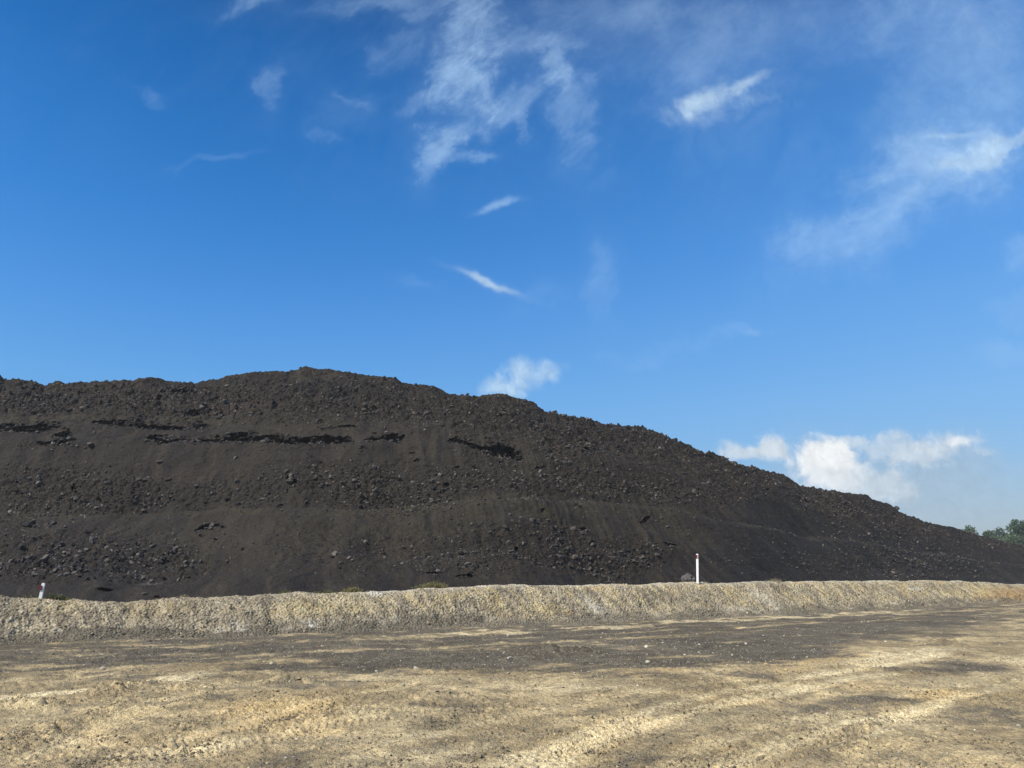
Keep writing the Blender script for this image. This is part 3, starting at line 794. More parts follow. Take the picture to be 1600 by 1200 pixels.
def build_stockpile():
    t = np.concatenate([np.linspace(-1.25, -.72, 110)[:-1], np.linspace(-.72, .75, 1560), np.linspace(.75, .84, 50)[1:]])
    tzc = np.interp(t, stx, stz)
    Yc = np.interp(t, [-1.25, 0, .3, .66, .84], [88, 88, 95, 126, 150])
    Yc = Yc + 1.2 * perlin(t * 9, t * 0 + .5, 300)
    zc = np.maximum(EYE + Yc * tzc, .2)
    # the body of the heap follows a smoothed crest; only the rim itself keeps the small steps of the skyline
    zs = zc.copy()
    tu = np.linspace(t[0], t[-1], 2000); zu = np.interp(tu, t, zc)
    kern = np.hanning(301); kern /= kern.sum()
    zu = np.convolve(np.pad(zu, 150, mode='edge'), kern, 'valid')
    zrim = zc; zc = np.minimum(np.interp(t, tu, zu), zc + .6); zc = np.maximum(zc, .2)
    Yb = Yc - 1.62 * zc - 4.0
    den0 = CP - (600 - 800) / FPX * SP
    uu = 800 + FPX * t * den0
    vA = np.interp(uu, [-200, 0, 200, 560, 660, 750, 850, 1000, 1150, 1280, 1400, 1600], [802, 801, 803, 796, 790, 783, 787, 795, 797, 801, 822, 872])
    vB = np.interp(uu, [-200, 0, 230, 550, 640, 720, 800, 930, 1100, 1300, 1600], [664, 666, 690, 690, 687, 688, 706, 712, 752, 795, 868])
    span = Yc - Yb
    YA = Yb + span * .34; zA = EYE + YA * tan_of(800, vA)[1]
    YB = Yb + span * .60; zB = EYE + YB * tan_of(800, vB)[1]
    zA = np.clip(zA, .12 * zc, .42 * zc); zB = np.clip(zB, zA + .15 * zc, .72 * zc)
    w2 = np.clip(zc / 20, .05, 1)
    K = [(Yb - 4, zA * 0 - .25), (Yb, .10 + 0 * zA), (Yb + (YA - Yb) * .4, zA * .34), (YA, zA), (YA + 3.6 * w2, zA + .30 * w2), (YB - 1.0 * w2, zB - .6 * w2), (YB + 1.2 * w2, zB + .5 * w2),
         (Yb + span * .82, np.minimum(zB + (zc - zB) * .56, zB + (zrim - zB) * .75)), (Yc - .3, zrim - .12), (Yc + .5, zrim - .02), (Yc + 9 * w2, zc - .6), (Yc + 9 * w2 + zc * 1.6, zc * 0 - .4)]
    rows = [26, 60, 130, 24, 190, 40, 130, 130, 16, 30, 36]
    Ys, Zs = [], []
    for k, n in enumerate(rows):
        f = np.linspace(0, 1, n, endpoint=False)[:, None]
        Ys.append(K[k][0][None] * (1 - f) + K[k + 1][0][None] * f); Zs.append(K[k][1][None] * (1 - f) + K[k + 1][1][None] * f)
    Ys.append(K[-1][0][None]); Zs.append(K[-1][1][None])
    Y = np.concatenate(Ys); Z = np.concatenate(Zs)
    nr = len(Y)
    # soften the breaks of slope below the crest
    icrest = sum(rows[:9]); 
    for _ in range(2):
        k = 4
        Zp = np.pad(Z, ((k, k), (0, 0)), mode='edge'); Yp = np.pad(Y, ((k, k), (0, 0)), mode='edge')
        cz = np.cumsum(np.concatenate([np.zeros((1, Z.shape[1])), Zp]), 0); cy_ = np.cumsum(np.concatenate([np.zeros((1, Z.shape[1])), Yp]), 0)
        Zm = (cz[2 * k + 1:] - cz[:-2 * k - 1]) / (2 * k + 1); Ym = (cy_[2 * k + 1:] - cy_[:-2 * k - 1]) / (2 * k + 1)
        wgt = np.ones((nr, 1)); wgt[icrest - 70:icrest + 60] = 0
        Z = Z + (Zm - Z) * wgt; Y = Y + (Ym - Y) * wgt
    X = t[None] * Y
    u, v = pix_of(X, Y, Z)
    sl = Y + Z                                      # runs up the slope
    fh = Z / np.maximum(zc[None], .5)
    top = sstep(fh, .62, .78)
    rock = np.clip(blobs(u, v + 6 * fbm(X / 6, sl / 4, 3, 305), ROCKY), 0, 1.6)
    rock = rock * (1 - .85 * np.clip(blobs(u, v, [(480, 812, 330, 14, 0, 1), (900, 802, 230, 12, 0, 1), (180, 805, 200, 7, 0, .8), (480, 712, 260, 14, 0, .9), (180, 715, 180, 14, 0, .8), (1080, 820, 130, 22, -20, .9)]), 0, 1))
    crest = np.exp(-((np.arange(nr)[:, None] - icrest) / 28.0) ** 2)
    big = .55 * fbm(X / 14, sl / 11, 3, 311) * (1 - crest) * np.clip(zc[None] / 12, .1, 1)
    chute = .09 * fbm((X + (.75 * sstep(u, 600, 1150) + .12) * sl) / 2.4, sl / 16, 4, 321) * sstep(fh, .02, .15)
    med = (.28 * top + .12) * fbm(X / 2.8, sl / 2.2, 4, 331)
    lumps = (.06 + .21 * top + .19 * rock) * (np.abs(fbm(X / 1.1, sl / 1.0, 4, 341)) - .35)
    fine = (.03 + .08 * rock + .07 * top) * fbm(X / .42, sl / .42, 3, 351)
    dd = big + (chute + med) * (1 - .6 * crest) + lumps * (1 - .35 * crest) + fine
    dd *= sstep(Y, (Yb - 3)[None], (Yb + 3)[None]) * np.clip(.35 + zc[None] / 14, 0, 1)
    Yo = Y - dd * .5; Zo = Z + dd * .85
    # undercut scarps: set the face back below a ragged lip, for a real overhang
    sh = 0.42 * fbm(X / 2.2, sl / 2.2, 4, 361) + .25 * perlin(X / .5, sl / .5, 364)
    sh2 = fbm(X / .7, sl / .5, 3, 367)
    scar = np.zeros(X.shape, np.float32)
    rs = np.random.default_rng(365); pits = []
    while len(pits) < 110:
        pu, pv = rs.uniform(5, 1500), rs.uniform(595, 905)
        if pv < np.interp(pu, sil[:, 0], sil[:, 1]) + 14:
            continue
        near_ = sum(w_ * math.exp(-((pu - c_[0]) / c_[2]) ** 2 - ((pv - c_[1]) / c_[3]) ** 2) for c_ in ROCKY for w_ in (c_[5],))
        if rs.random() > near_ - .25:
            continue
        l_ = rs.uniform(2, 7); s_ = rs.uniform(-.35, .2); h_ = rs.uniform(1.2, 3.0)
        pits.append([(pu - l_, pv + s_ * l_, .6), (pu - .2 * l_, pv, h_), (pu + l_, pv - s_ * l_ + rs.normal(), .6)])
    for line in SCARPS + pits:
        lp = np.array(line)
        m = (u > lp[0, 0] - 3) & (u < lp[-1, 0] + 3) & (np.abs(v - np.interp(u, lp[:, 0], lp[:, 1])) < 16)
        if not m.any():
            continue
        vn = np.interp(u[m], lp[:, 0], lp[:, 1]); hh = np.interp(u[m], lp[:, 0], lp[:, 2]) * .66
        hh = hh * np.clip(1.15 + 2.0 * sh[m], .05, 2.3) * sstep(u[m], lp[0, 0] - 3, lp[0, 0] + 6) * (1 - sstep(u[m], lp[-1, 0] - 6, lp[-1, 0] + 3))
        dv = v[m] - vn + 3.6 * sh[m] + 1.6 * sh2[m]
        # 0 above the lip, 1 right below it, fading to the foot of the scarp
        k = sstep(dv, -hh - .35, -hh + .35) * (1 - sstep(dv, hh * .5, hh + .6))
        ppm = FPX / Y[m]
        Yo[m] += k * (hh * 2 / ppm) * (2.3 + 3.0 * sh2[m])
        scar[m] = np.maximum(scar[m], np.exp(-((dv - 2.5) / 4.5) ** 2) * np.clip(hh / 2.5, 0, 1))
        lip = np.exp(-((dv + hh + 1.6) / 1.6) ** 2) * np.clip(hh / 3, 0, 1)
        Yo[m] -= lip * .25; Zo[m] += lip * .05
    Xo = t[None] * Yo
    # colour
    nb = fbm(X / 9, sl / 7, 4, 371)
    blue = np.clip(blobs(u, v, [(140, 880, 190, 50, 0, .8), (240, 880, 100, 40, 0, .5), (480, 600, 110, 20, 0, .6), (540, 610, 90, 22, -10, .6), (1420, 870, 200, 40, -12, .9), (1060, 690, 160, 26, -14, .6), (860, 660, 70, 30, -20, .5), (780, 705, 60, 14, 0, .5), (300, 600, 90, 14, 0, .4)]) + .35 * nb, 0, 1)
    olive = np.clip(blobs(u, v + 3 * nb, [(200, 800, 330, 5, 0, 1.3), (480, 800, 220, 6, 2, 1.2), (720, 788, 190, 8, 4, 1.3), (230, 657, 170, 4, 0, .9), (430, 676, 150, 5, 0, .6), (60, 655, 90, 4, 0, .8), (640, 810, 180, 26, 0, .5), (900, 800, 160, 14, 0, .6), (960, 825, 140, 26, -10, .6), (1100, 800, 190, 9, 0, .6), (480, 665, 150, 6, 0, .55), (350, 660, 120, 6, -5, .4), (250, 655, 120, 6, 0, .3),
                                          (450, 830, 200, 40, 0, .35), (330, 850, 100, 40, 20, .3), (1080, 835, 120, 26, -25, .5), (730, 690, 60, 20, -20, .3), (1290, 810, 90, 14, -15, .4), (840, 720, 60, 40, -45, .25), (620, 720, 60, 22, 0, .25)]) + .22 * nb, 0, 1)
    red = np.clip(blobs(u, v, [(380, 635, 60, 12, 0, .7), (80, 605, 60, 8, 0, .4), (970, 845, 70, 14, 0, .4), (860, 870, 80, 16, 0, .35), (1080, 905, 80, 8, 0, .4), (270, 740, 80, 14, 0, .4), (1500, 860, 60, 12, -15, .3)]), 0, 1) * np.clip(.6 + nb, 0, 1)
    streak = fbm((X + (.75 * sstep(u, 600, 1150) + .12) * sl + .5 * perlin(X / 3, sl / 3, 391)) / 1.5, sl / 13, 5, 392, .6) * (1 - .6 * np.clip(rock, 0, 1))
    ash = np.clip(blobs(u, v, [(235, 909, 22, 4, 0, .9), (222, 897, 14, 4, 0, .6), (690, 865, 60, 6, 0, .18), (1390, 895, 40, 8, 0, .25), (965, 868, 20, 6, 0, .35)]) * sstep(perlin(X / .3, sl / .3, 381), -.2, .5), 0, 1)
    V = np.stack([Xo, Yo, Zo], -1)
    o = mesh_from('stockpile_hill', V.reshape(-1, 3), quads=grid_quads(*X.shape), mat=M_COAL, attrs={'streak': streak, 'blue': blue, 'olive': olive, 'red': red, 'ash': ash})
    tag(o, 'long dark stockpile of coal spoil rising behind the earth bank', kind='structure')
    return V, u, v, rock, top, crest, sl, scar


PV, PU, PVv, PROCK, PTOP, PCREST, PSL, PSC = build_stockpile()


def pile_point(u, v):
    d2 = (PU - u) ** 2 + (PVv - v) ** 2
    d2[580:] = 1e9 if d2.shape[0] > 820 else d2[580:]
    k = np.unravel_index(np.argmin(d2), d2.shape)
    return PV[k]


def pile_rubble():
    rng = np.random.default_rng(15)
    nr = PV.shape[0]
    vis = np.zeros(PU.shape, bool); vis[60:sum([26, 60, 130, 24, 190, 40, 130, 130, 16, 12])] = True
    ok = vis & (PU > -60) & (PU < 1660)
    # weight by world area of each grid cell so that density is even over the slope
    dy = np.hypot(np.gradient(PV[:, :, 1], axis=0), np.gradient(PV[:, :, 2], axis=0)); dx_ = np.gradient(PV[:, :, 0], axis=1)
    cl = sstep(fbm(PV[:, :, 0] / 2.4, PSL / 2.0, 3, 401), -.15, .55)
    w = ok * np.minimum(dy * np.abs(dx_), .2) * (.10 + .06 * sstep(PU, 900, 1300) + (1.5 * PROCK + .36 * PTOP) * (.25 + cl) + .14 * PCREST + 2.0 * PSC)
    w = w.ravel(); w /= w.sum()
    n = 90000
    idx = rng.choice(len(w), n, p=w)
    pts = PV.reshape(-1, 3)[idx]
    size = np.clip(rng.lognormal(-3.15, .62, n), .018, .30) * (1 + .25 * np.clip(PROCK.ravel()[idx], 0, 1))
    shade = np.clip(rng.beta(1.0, 2.0, n) + .4 * (rng.random(n) < .05), 0, 1)
    scatter('coal_rubble', pts, size, shade, M_COALROCK, 16, 'lumps of coal and rock littering the dark slope', 'rubble', sub=1, sink=.2)


pile_rubble()


# ------------------------------------------------------------------ single stones one can point to
def rock_mesh(seed, sub=3, shade=.5, mat=M_COALROCK, jag=.2):
    rng = np.random.default_rng(seed)
    v, f = rock_shape(rng, sub, jag * .25)
    v = v * (1 + .10 * fbm(v[:, 0] * 2.3 + seed, v[:, 1] * 2.3 + v[:, 2] * 1.7, 3, seed))[:, None]
    ob = mesh_from('boulder', v, tris=f, mat=mat, smooth=False, attrs={'shade': np.full(len(v), shade)})
    me = ob.data
    bpy.data.objects.remove(ob)
    return me


def stone(name, me, loc, size, rz, label, cat, group=None):
    o = bpy.data.objects.new(name, me)
    COL.objects.link(o)
    o.location = loc; o.rotation_euler = (0.1, .05, rz)
    o.scale = size if isinstance(size, tuple) else (size, size, size)
    return tag(o, label, cat, group)


R_DARK = [rock_mesh(500 + i, 2, .12 + .1 * i) for i in range(4)]
R_PALE = [rock_mesh(520 + i, 2, .4 + .15 * i, M_GREYROCK) for i in range(3)]
R_YARD = [rock_mesh(540 + i, 2, .55 + .14 * i, M_GRAVEL) for i in range(4)]
R_CLOD = [rock_mesh(560 + i, 2, .02 + .05 * i, M_COALROCK) for i in range(3)]

BOULDERS = [  # u, v, half width px, mesh, label
    (171, 634, 5.0, R_PALE[1], 'pale grey boulder high on the left of the dark slope, above the left scarp'),
    (351, 630, 5.5, R_PALE[0], 'grey boulder below the dip in the crest left of the peak'),
    (206, 618, 3.5, R_PALE[0], 'small grey boulder close under the flat left crest'),
    (392, 643, 4.0, R_DARK[3], 'grey boulder beside the reddish patch of the upper slope'),
    (141, 697, 5.5, R_DARK[2], 'dark boulder sitting alone on the smooth ground between the two left scarps'),
    (250, 725, 5.0, R_DARK[3], 'dark boulder in a small hollow under the start of the long scarp'),
    (74, 822, 6.0, R_DARK[1], 'black boulder in the cluster at left under the lower bench'),
    (84, 812, 5.0, R_DARK[0], 'topmost black boulder of the cluster at left under the lower bench'),
    (42, 815, 5.0, R_DARK[0], 'black boulder left of the cluster under the lower bench'),
    (452, 757, 6.0, R_DARK[3], 'large dark boulder in the middle of the rubble band left of centre'),
    (585, 732, 5.0, R_PALE[0], 'flat grey boulder where the smooth chute meets the rubble band'),
    (512, 757, 4.5, R_DARK[3], 'dark grey boulder standing alone on the smooth chute at left of centre'),
    (668, 642, 5.5, R_DARK[0], 'black boulder high on the slope under the step in the crest right of the peak'),
    (868, 643, 3.0, R_DARK[1], 'pointed black boulder standing up on the skyline right of the small cloud'),
    (1281, 767, 3.0, R_DARK[0], 'black boulder on the skyline in front of the big white cloud'),
    (1402, 797, 4.0, R_DARK[1], 'black boulder at the drop of the skyline left of the distant trees'),
    (1056, 689, 4.0, R_DARK[1], 'rounded black boulder on the falling skyline right of centre'),
    (651, 864, 4.0, R_PALE[1], 'pale grey boulder low on the slope above the yellow weeds'),
    (629, 872, 2.5, R_PALE[2], 'small whitish stone low on the slope above the pale patch of the bank'),
    (1026, 871, 5.0, R_DARK[2], 'dark boulder low on the slope left of the tall white post'),
    (225, 929, 4.0, R_DARK[3], 'grey boulder at the foot of the slope right of the leaning post'),
]
for i, (u, v, hw, me, lab) in enumerate(BOULDERS):
    p = pile_point(u, v)
    r = hw / FPX * math.hypot(p[0], p[1]) * 1.15
    stone('boulder', me, (p[0], p[1], p[2] + r * .25), r, i * 1.3, lab, 'boulder')

# the biggest loose lumps of the slope, one by one
rng = np.random.default_rng(77)
ok = (PU > 5) & (PU < 1590) & (PVv < 920)
ok[:60] = False; ok[690:] = False
w = (ok * (PROCK + .4 * PTOP + .15)).ravel(); w /= w.sum()
for i, k in enumerate(rng.choice(len(w), 150, p=w, replace=False)):
    p = PV.reshape(-1, 3)[k]; r = .11 + .22 * rng.random() ** 2
    stone('coal_lump', R_DARK[i % 4], (p[0], p[1], p[2] + r * .2), (r, r * rng.uniform(.7, 1), r * rng.uniform(.7, 1)), rng.random() * 6,
          'rough dark lump lying among the rubble of the black slope', 'rock', 'loose lumps on the black slope')

YARD = [  # u, v, half width px, label
    (589, 1045, 3.4, 'white stone on the dark dust left of the middle of the yard'), (649, 1045, 3.8, 'white stone with a pointed top right of another on the dark dust'),
    (797, 1030, 5.0, 'large pale stone at the right edge of the dark dust patch'), (1010, 1011, 3.2, 'pale stone on the road below the tall white post'),
    (1012, 1037, 4.5, 'flat white stone at the lower rim of the dark patch near the ochre soil'), (898, 1051, 3.0, 'upright pale stone on grey soil right of the middle'),
    (550, 1109, 3.4, 'white stone on the pale soil right of the orange tread marks'), (424, 1036, 3.0, 'pale stone where the road meets the grey soil at left'),
    (908, 1092, 3.2, 'whitish stone on the tan soil in the lower middle'), (320, 1055, 2.6, 'pale stone in the churned soil beside the road at left'),
    (1092, 1007, 2.2, 'small white stone on the road right of the tall post'), (1165, 1005, 2.4, 'small pale stone on the dark road further right of the post'),
    (86, 985, 3.2, 'pale stone at the foot of the earth bank below the leaning post'), (26, 985, 2.6, 'white stone low on the earth bank at the left edge'),
]


def yard_point(u, v):
    a, b_ = tan_of(u, v)
    y = -EYE / b_; x = a * y
    return np.array([x, y, ground_z(x, y)])


for i, (u, v, hw, lab) in enumerate(YARD):
    p = yard_point(u, v)
    if 'bank' in lab:
        k = np.argmin((BU - u) ** 2 + (BVv - v) ** 2); p = BV.reshape(-1, 3)[k]
    r = hw / FPX * math.hypot(p[0], p[1])
    stone('stone', R_YARD[i % 4], (p[0], p[1], p[2] + r * .3), r, i * 1.1, lab, 'stone')
ok = ((GU > 5) & (GU < 1595) & (GVv > 965) & (GVv < 1195) & (GB < -.6)).ravel().astype(float)
for i, k in enumerate(rng.choice(len(ok), 90, p=ok / ok.sum(), replace=False)):
    p = GV.reshape(-1, 3)[k]; R = math.hypot(p[0], p[1]); r = rng.uniform(.9, 1.9) / FPX * R
    stone('stone', R_YARD[i % 4], (p[0], p[1], p[2] + r * .3), r, rng.random() * 6, 'small pale stone lying loose on the dirt yard', 'stone', 'pale stones on the yard')
CLODS = [(1252, 1153, 4, 'black lump of coal on the tan soil low at right, the leftmost of a few'), (1333, 1165, 2.8, 'small black lump of coal on the lower right soil beside a larger one'),
         (1361, 1166, 4, 'black lump of coal with a ragged top at the lower right'), (1274, 1167, 2.5, 'tiny black lump of coal under a larger one at lower right'), (683, 1086, 4, 'black clod in a row of broken coal right of the middle of the yard'),
         (703, 1087, 3, 'right end clod of the row of broken coal in the middle of the yard'), (679, 1103, 3.4, 'black clod just below the row of broken coal'), (880, 1076, 2.6, 'black clod on grey tan soil below the flat white stone'),
         (467, 1070, 4, 'dark clod at the rim of the orange soil left of the middle'), (32, 1107, 4, 'dark clod in churned soil at the left edge'), (44, 1108, 3, 'dark clod right beside another in the churned soil at left'), (197, 1161, 3, 'dark clod on the tan soil low at left'),
         (1301, 1069, 2.6, 'black clod on pale wheel tracks right of the middle'), (255, 1111, 2.4, 'dark clod on the tan soil between tread marks at left')]
for i, (u, v, hw, lab) in enumerate(CLODS):
    p = yard_point(u, v); r = hw / FPX * math.hypot(p[0], p[1])
    stone('coal_clod', R_CLOD[i % 3], (p[0], p[1], p[2] + r * .2), (r, r * .7, r * .55), i * .9, lab, 'clod')

# grey heap of broken rock beside the tall post
bt = berm_top_at(1078)
hx, hy = bt[0] + .35 * .3, bt[1] + .5
rr = np.random.default_rng(91)
hv, hf = rock_shape(rr, 4, .02)
hv = hv * [.34, .26, .32] * (1 + .30 * fbm(hv[:, 0] * 2.6, hv[:, 1] * 2.2 + hv[:, 2] * 2.4, 4, 92))[:, None]
hb = mesh_from('boulder', hv, tris=hf, mat=rock_mesh(93, 2, .95, M_GREYROCK).materials[0], smooth=False, attrs={'shade': np.full(len(hv), .3)})
hb.location = (hx, hy, bt[2] + .1)
tag(hb, 'lumpy grey boulder on the earth bank at the foot of the tall white post', 'boulder')

# ------------------------------------------------------------------ guide posts
M_POST = mat_flat('post_white', (.80, .785, .74), .5, .4, .12, 6)
M_RED = mat_flat('reflector_red', (.13, .012, .022), .3, .5, .1, 30)
M_PINK = mat_flat('reflector_pale', (.62, .42, .40), .35, .5, .05, 30)


def bevel_box(name, sx, sy, sz, mat, parent, loc, bev=.012):
    bm = bmesh.new()
    bmesh.ops.create_cube(bm, size=1)
    for v_ in bm.verts:
        v_.co = Vector((v_.co.x * sx, v_.co.y * sy, v_.co.z * sz))
    bmesh.ops.bevel(bm, geom=bm.edges[:], offset=bev, segments=2, affect='EDGES', clamp_overlap=True)
    me = bpy.data.meshes.new(name); bm.to_mesh(me); bm.free()
    me.materials.append(mat)
    o = bpy.data.objects.new(name, me); COL.objects.link(o)
    o.parent = parent; o.location = loc
    return o


def post_shaft(h, wd, th, mat, parent, name='shaft'):
    """flexible guide post: a shallow U section blade with a rounded top"""
    bm = bmesh.new()
    secs = []
    zs = [-.35, 0, h * .3, h * .6, h * .9, h - wd * .25, h - wd * .08, h]
    ws = [1, 1, 1, 1, 1, 1, .86, .55]
    for z, k in zip(zs, ws):
        ring = []
        for (a, b_) in ((-.5, -.2), (-.42, -.5), (.42, -.5), (.5, -.2), (.5, .5), (.36, .5), (.34, 0), (-.34, 0), (-.36, .5), (-.5, .5)):
            ring.append(bm.verts.new((a * wd * k, b_ * th, z)))
        secs.append(ring)
    for r0, r1 in zip(secs[:-1], secs[1:]):
        n = len(r0)
        for i in range(n):
            bm.faces.new((r0[i], r0[(i + 1) % n], r1[(i + 1) % n], r1[i]))
    bm.faces.new(secs[-1]); bm.faces.new(secs[0][::-1])
    me = bpy.data.meshes.new(name); bm.to_mesh(me); bm.free()
    me.materials.append(mat)
    o = bpy.data.objects.new(name, me); COL.objects.link(o); o.parent = parent
    return o


def empty(name, loc, rot):
    e = bpy.data.objects.new(name, None); COL.objects.link(e)
    e.location = loc; e.rotation_euler = rot; e.empty_display_size = .2
    return e


p = berm_top_at(1090)
L = p[1] / FPX
tall = empty('guide_post', (p[0], p[1], p[2] - .02), (0, math.radians(2.4), math.radians(-14)))
tag(tall, 'tall upright white guide post with a red band round its top', 'guide post', 'guide posts on the earth bank')
H1 = 44.0 * L; W1 = 3.5 * L
post_shaft(H1, W1, W1 * .55, M_POST, tall)
bevel_box('reflector_band', W1 * 1.10, W1 * .70, 5.8 * L, M_RED, tall, (-.002, 0, H1 - 4.6 * L), .006)
bevel_box('reflector', W1 * .34, .008, 5.4 * L, M_PINK, tall, (W1 * .22, -W1 * .35 - .003, H1 - 4.4 * L), .002)

p = berm_top_at(63)
L = p[1] / FPX
lean = empty('guide_post', (p[0], p[1], p[2] - .02), (0, math.radians(4.0), math.radians(12)))
tag(lean, 'short leaning white guide post with a square red reflector on its side', 'guide post', 'guide posts on the earth bank')
H2 = 23.5 * L; W2 = 4.7 * L
post_shaft(H2, W2, W2 * .5, M_POST, lean)
bevel_box('reflector', 4.2 * L, .018, 7.0 * L, M_RED, lean, (-W2 * .5 + .1 * L, -W2 * .25 - .012, H2 - 7.3 * L), .004)


# ------------------------------------------------------------------ weeds on the bank
def mat_leaf(name, c1, c2, scale=3.):
    m, N, b = new_mat(name, .7, .2)
    pos = N.node('ShaderNodeNewGeometry').outputs['Position']
    n = N.noise(pos, scale, 3, .6)
    N.l.new(N.mix(N.mapr(n, .35, .65), c1, c2), b.inputs['Base Color'])
    return m


M_GRN = mat_leaf('weed_green', (.075, .08, .035), (.15, .145, .065), 9)
M_YEL = mat_leaf('weed_yellow', (.14, .12, .045), (.26, .22, .10), 9)
M_DRY = mat_leaf('weed_dry', (.20, .16, .09), (.32, .27, .16), 9)


def tuft(u, dv, wpx, hpx, n, mat, seed, label, cat, back=.25):
    p = berm_top_at(u); L = p[1] / FPX
    rg = np.random.default_rng(seed)
    w, h = wpx * L, hpx * L
    vs, fs = [], []
    s0, b0 = berm_coords(np.array([p[0]]), np.array([p[1]]))
    _, _, tx_, ty_ = berm_base(s0)
    ax = np.array([tx_[0], ty_[0], 0]); ay = np.array([-ty_[0], tx_[0], 0])
    for i in range(n):
        bx_, by_ = float(np.clip(rg.normal(), -1.4, 1.4)) * w * .38, rg.normal() * .08
        hh = h * rg.uniform(.45, 1.1) * max(.35, 1 - .45 * (bx_ / w) ** 2 * 3); lean_ = rg.normal(size=2) * .45
        bw = rg.uniform(.004, .009)
        b0_ = ax * bx_ + ay * by_
        t_ = rg.random() * 3.14; side_ = np.array([math.cos(t_), math.sin(t_), 0]) * bw
        k = len(vs)
        mid = b0_ + np.array([lean_[0] * hh * .35, lean_[1] * hh * .35, hh * .6]); tip = b0_ + np.array([lean_[0] * hh, lean_[1] * hh, hh * (1 - .3 * abs(lean_[0]))])
        vs += [b0_ - side_ - [0, 0, .03], b0_ + side_ - [0, 0, .03], mid - side_ * .9, mid + side_ * .9, tip]
        fs += [(k, k + 1, k + 3), (k, k + 3, k + 2), (k + 2, k + 3, k + 4)]
        for q in range(3):                       # small leaves up the stem
            f = rg.uniform(.35, 1); c0 = b0_ + (tip - b0_) * f; d_ = rg.normal(size=3); d_ /= np.linalg.norm(d_); e_ = np.cross(d_, rg.normal(size=3)); e_ /= np.linalg.norm(e_)
            l_ = rg.uniform(.012, .03); k = len(vs)
            vs += [c0, c0 + d_ * l_ + e_ * l_ * .35, c0 + d_ * l_ * 2, c0 + d_ * l_ - e_ * l_ * .35]
            fs += [(k, k + 1, k + 2), (k, k + 2, k + 3)]
    o = mesh_from('weed', np.array(vs), tris=np.array(fs), mat=mat, smooth=False)
    o.location = (p[0] + ay[0] * back, p[1] + ay[1] * back, p[2])
    tag(o, label, cat, 'weeds on the earth bank')


tuft(555, 0, 22, 9, 260, M_YEL, 1, 'rounded yellow green weed on top of the bank left of the pale patch', 'weed')
tuft(510, 0, 30, 5, 120, M_GRN, 2, 'low dark green weeds on the bank left of the rounded yellow weed', 'weed')
tuft(448, 0, 14, 7, 70, M_GRN, 3, 'small green weed on the bank, the leftmost of the middle weeds', 'weed')
tuft(683, 0, 36, 11, 260, M_YEL, 4, 'spreading yellow weed on top of the bank right of the pale patch', 'weed')
tuft(658, 0, 14, 7, 70, M_GRN, 5, 'thin olive weed just left of the spreading yellow weed', 'weed')
tuft(84, 0, 20, 9, 150, M_GRN, 6, 'green grey weed right beside the leaning post', 'weed')
tuft(104, 0, 16, 6, 80, M_GRN, 12, 'lower green weed second to the right of the leaning post', 'weed')
tuft(45, 0, 24, 6, 90, M_GRN, 7, 'low weeds on the bank left of the leaning post', 'weed')
tuft(1216, 0, 26, 7, 120, M_DRY, 8, 'dry thin grass on the bank right of the tall post', 'dry grass')
tuft(1110, 0, 12, 4, 50, M_GRN, 9, 'tiny green weed just right of the tall post', 'weed')
tuft(290, 0, 9, 5, 50, M_DRY, 10, 'sparse dry stalks on the bank at left between the posts', 'dry grass')

# ------------------------------------------------------------------ distant trees
M_BARK = mat_flat('bark', (.09, .07, .055), .9, .1, .3, 3)


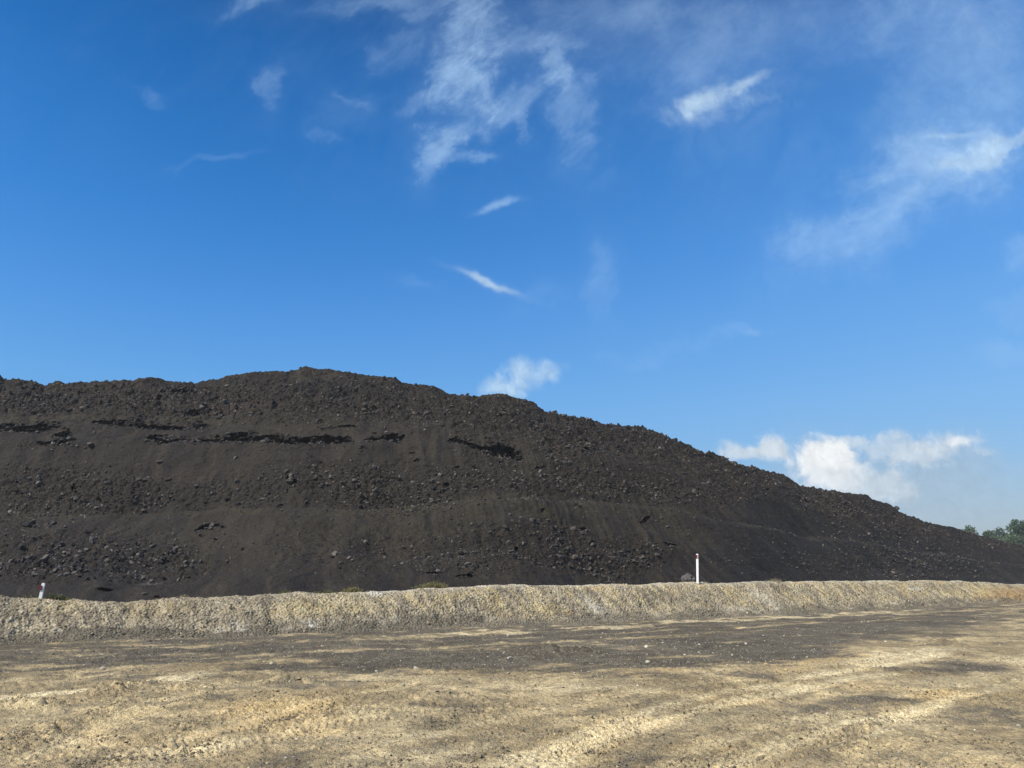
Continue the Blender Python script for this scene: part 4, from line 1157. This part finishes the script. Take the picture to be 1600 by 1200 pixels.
def tree(u_, vtop, Y_, wid_px, label, seed, leafmat, loose=0.0):
    rg = np.random.default_rng(seed)
    a, b_ = tan_of(u_, vtop)
    H = EYE + Y_ * float(b_); Wd = wid_px / FPX * Y_
    root = empty('tree', (float(a) * Y_, Y_, -.1), (0, 0, rg.random() * 6))
    tag(root, label, 'tree', 'trees beyond the stockpile')
    # trunk with limbs
    vs, fs = [], []

    def limb(p0, p1, r0, r1, n=7):
        p0, p1 = np.array(p0, float), np.array(p1, float)
        d = p1 - p0; d /= np.linalg.norm(d); x_ = np.cross(d, [.3, .8, .1]); x_ /= np.linalg.norm(x_); y_ = np.cross(d, x_)
        k = len(vs)
        for pt, r in ((p0, r0), ((p0 + p1) / 2 + x_ * r0 * .4, (r0 + r1) / 2), (p1, r1)):
            for i in range(n):
                t_ = 2 * math.pi * i / n
                vs.append(pt + (x_ * math.cos(t_) + y_ * math.sin(t_)) * r)
        for q in range(2):
            for i in range(n):
                j = (i + 1) % n
                fs.append((k + q * n + i, k + q * n + j, k + (q + 1) * n + j)); fs.append((k + q * n + i, k + (q + 1) * n + j, k + (q + 1) * n + i))
    fork = H * rg.uniform(.3, .4)
    limb((0, 0, 0), (0.2, .1, fork), H * .024, H * .017)
    clumps = []
    nl = 9
    for i in range(nl):
        t_ = 2 * math.pi * i / nl + rg.random(); rad = Wd * .5 * rg.uniform(.35, .8); zz = H * rg.uniform(.5, .9)
        tip = (math.cos(t_) * rad, math.sin(t_) * rad, zz)
        limb((0.2, .1, fork), tip, H * .011, H * .003)
        clumps.append((tip, rg.uniform(.16, .26) * Wd))
    limb((0.2, .1, fork), (0, 0, H * .9), H * .014, H * .004)
    clumps += [((rg.normal() * Wd * .1, rg.normal() * Wd * .1, H * .93), Wd * .17), ((0, 0, H * .75), Wd * .28)]
    for i in range(12):
        clumps.append(((rg.normal() * Wd * .24, rg.normal() * Wd * .24, H * rg.uniform(.45, .88)), Wd * rg.uniform(.10, .2)))
    o = mesh_from('trunk', np.array(vs), tris=np.array(fs), mat=M_BARK); o.parent = root
    C_ = np.array([c[0] for c in clumps]); Rr = np.array([c[1] for c in clumps])
    n = int(5200 * (1 - loose))
    ci = rg.choice(len(C_), n, p=Rr ** 2 / (Rr ** 2).sum())
    d_ = rg.normal(size=(n, 3)); d_ /= np.linalg.norm(d_, axis=1)[:, None]
    P_ = C_[ci] + d_ * Rr[ci][:, None] * (rg.random(n) ** .45)[:, None] * [1, 1, .75]
    P_[:, 2] = np.minimum(P_[:, 2], H)
    l_ = rg.uniform(.16, .34, n)[:, None]
    e1 = rg.normal(size=(n, 3)); e1 /= np.linalg.norm(e1, axis=1)[:, None]
    e2 = np.cross(e1, rg.normal(size=(n, 3))); e2 /= np.linalg.norm(e2, axis=1)[:, None]
    V = np.stack([P_ - e1 * l_, P_ + e2 * l_ * .6, P_ + e1 * l_, P_ - e2 * l_ * .6], 1).reshape(-1, 3)
    q = np.arange(n * 4).reshape(n, 4)
    c_ = mesh_from('crown', V, quads=q, mat=leafmat, smooth=False); c_.parent = root


M_LF1 = mat_leaf('leaf_dark', (.035, .062, .032), (.075, .115, .055), .7)
M_LF2 = mat_leaf('leaf_mid', (.05, .078, .04), (.10, .14, .065), .7)
tree(1510, 818, 245, 30, 'thin pale crowned tree showing over the black slope, leftmost of the far trees', 31, M_LF2, .55)
tree(1492, 825, 252, 20, 'small tree almost hidden by the slope at the left end of the far trees', 32, M_LF2, .3)
tree(1538, 829, 250, 22, 'low bushy tree in the gap right of the thin pale crowned tree', 33, M_LF1, .1)
tree(1564, 823, 240, 48, 'broad dark tree left of the tallest far tree', 34, M_LF1)
tree(1596, 809, 232, 42, 'tallest far tree, dark green, at the right edge of the photo', 35, M_LF1)
tree(1579, 833, 222, 44, 'rounded mid green tree in front of the tallest far tree', 36, M_LF2)
tree(1550, 836, 230, 34, 'lower green tree just above the slope between gap and tall tree', 37, M_LF2)
tree(1625, 826, 226, 44, 'wide green tree cut by the right edge of the photo', 38, M_LF2)

# ------------------------------------------------------------------ air
def build_haze():
    m = bpy.data.materials.new('air'); m.use_nodes = True
    N = NT(m.node_tree)
    N.n.remove(N.n['Principled BSDF'])
    pv = N.node('ShaderNodeVolumePrincipled')
    pv.inputs['Color'].default_value = (.92, .92, .92, 1)
    pv.inputs['Density'].default_value = HAZE
    N.l.new(pv.outputs[0], N.n['Material Output'].inputs['Volume'])
    bm = bmesh.new(); bmesh.ops.create_cube(bm, size=1)
    for v_ in bm.verts:
        v_.co = Vector((v_.co.x * 6200, v_.co.y * 6200, -2 if v_.co.z < 0 else 34))
    me = bpy.data.meshes.new('haze'); bm.to_mesh(me); bm.free(); me.materials.append(m)
    o = bpy.data.objects.new('haze', me); COL.objects.link(o)
    tag(o, kind='stuff')


HAZE = 0.0003
build_haze()
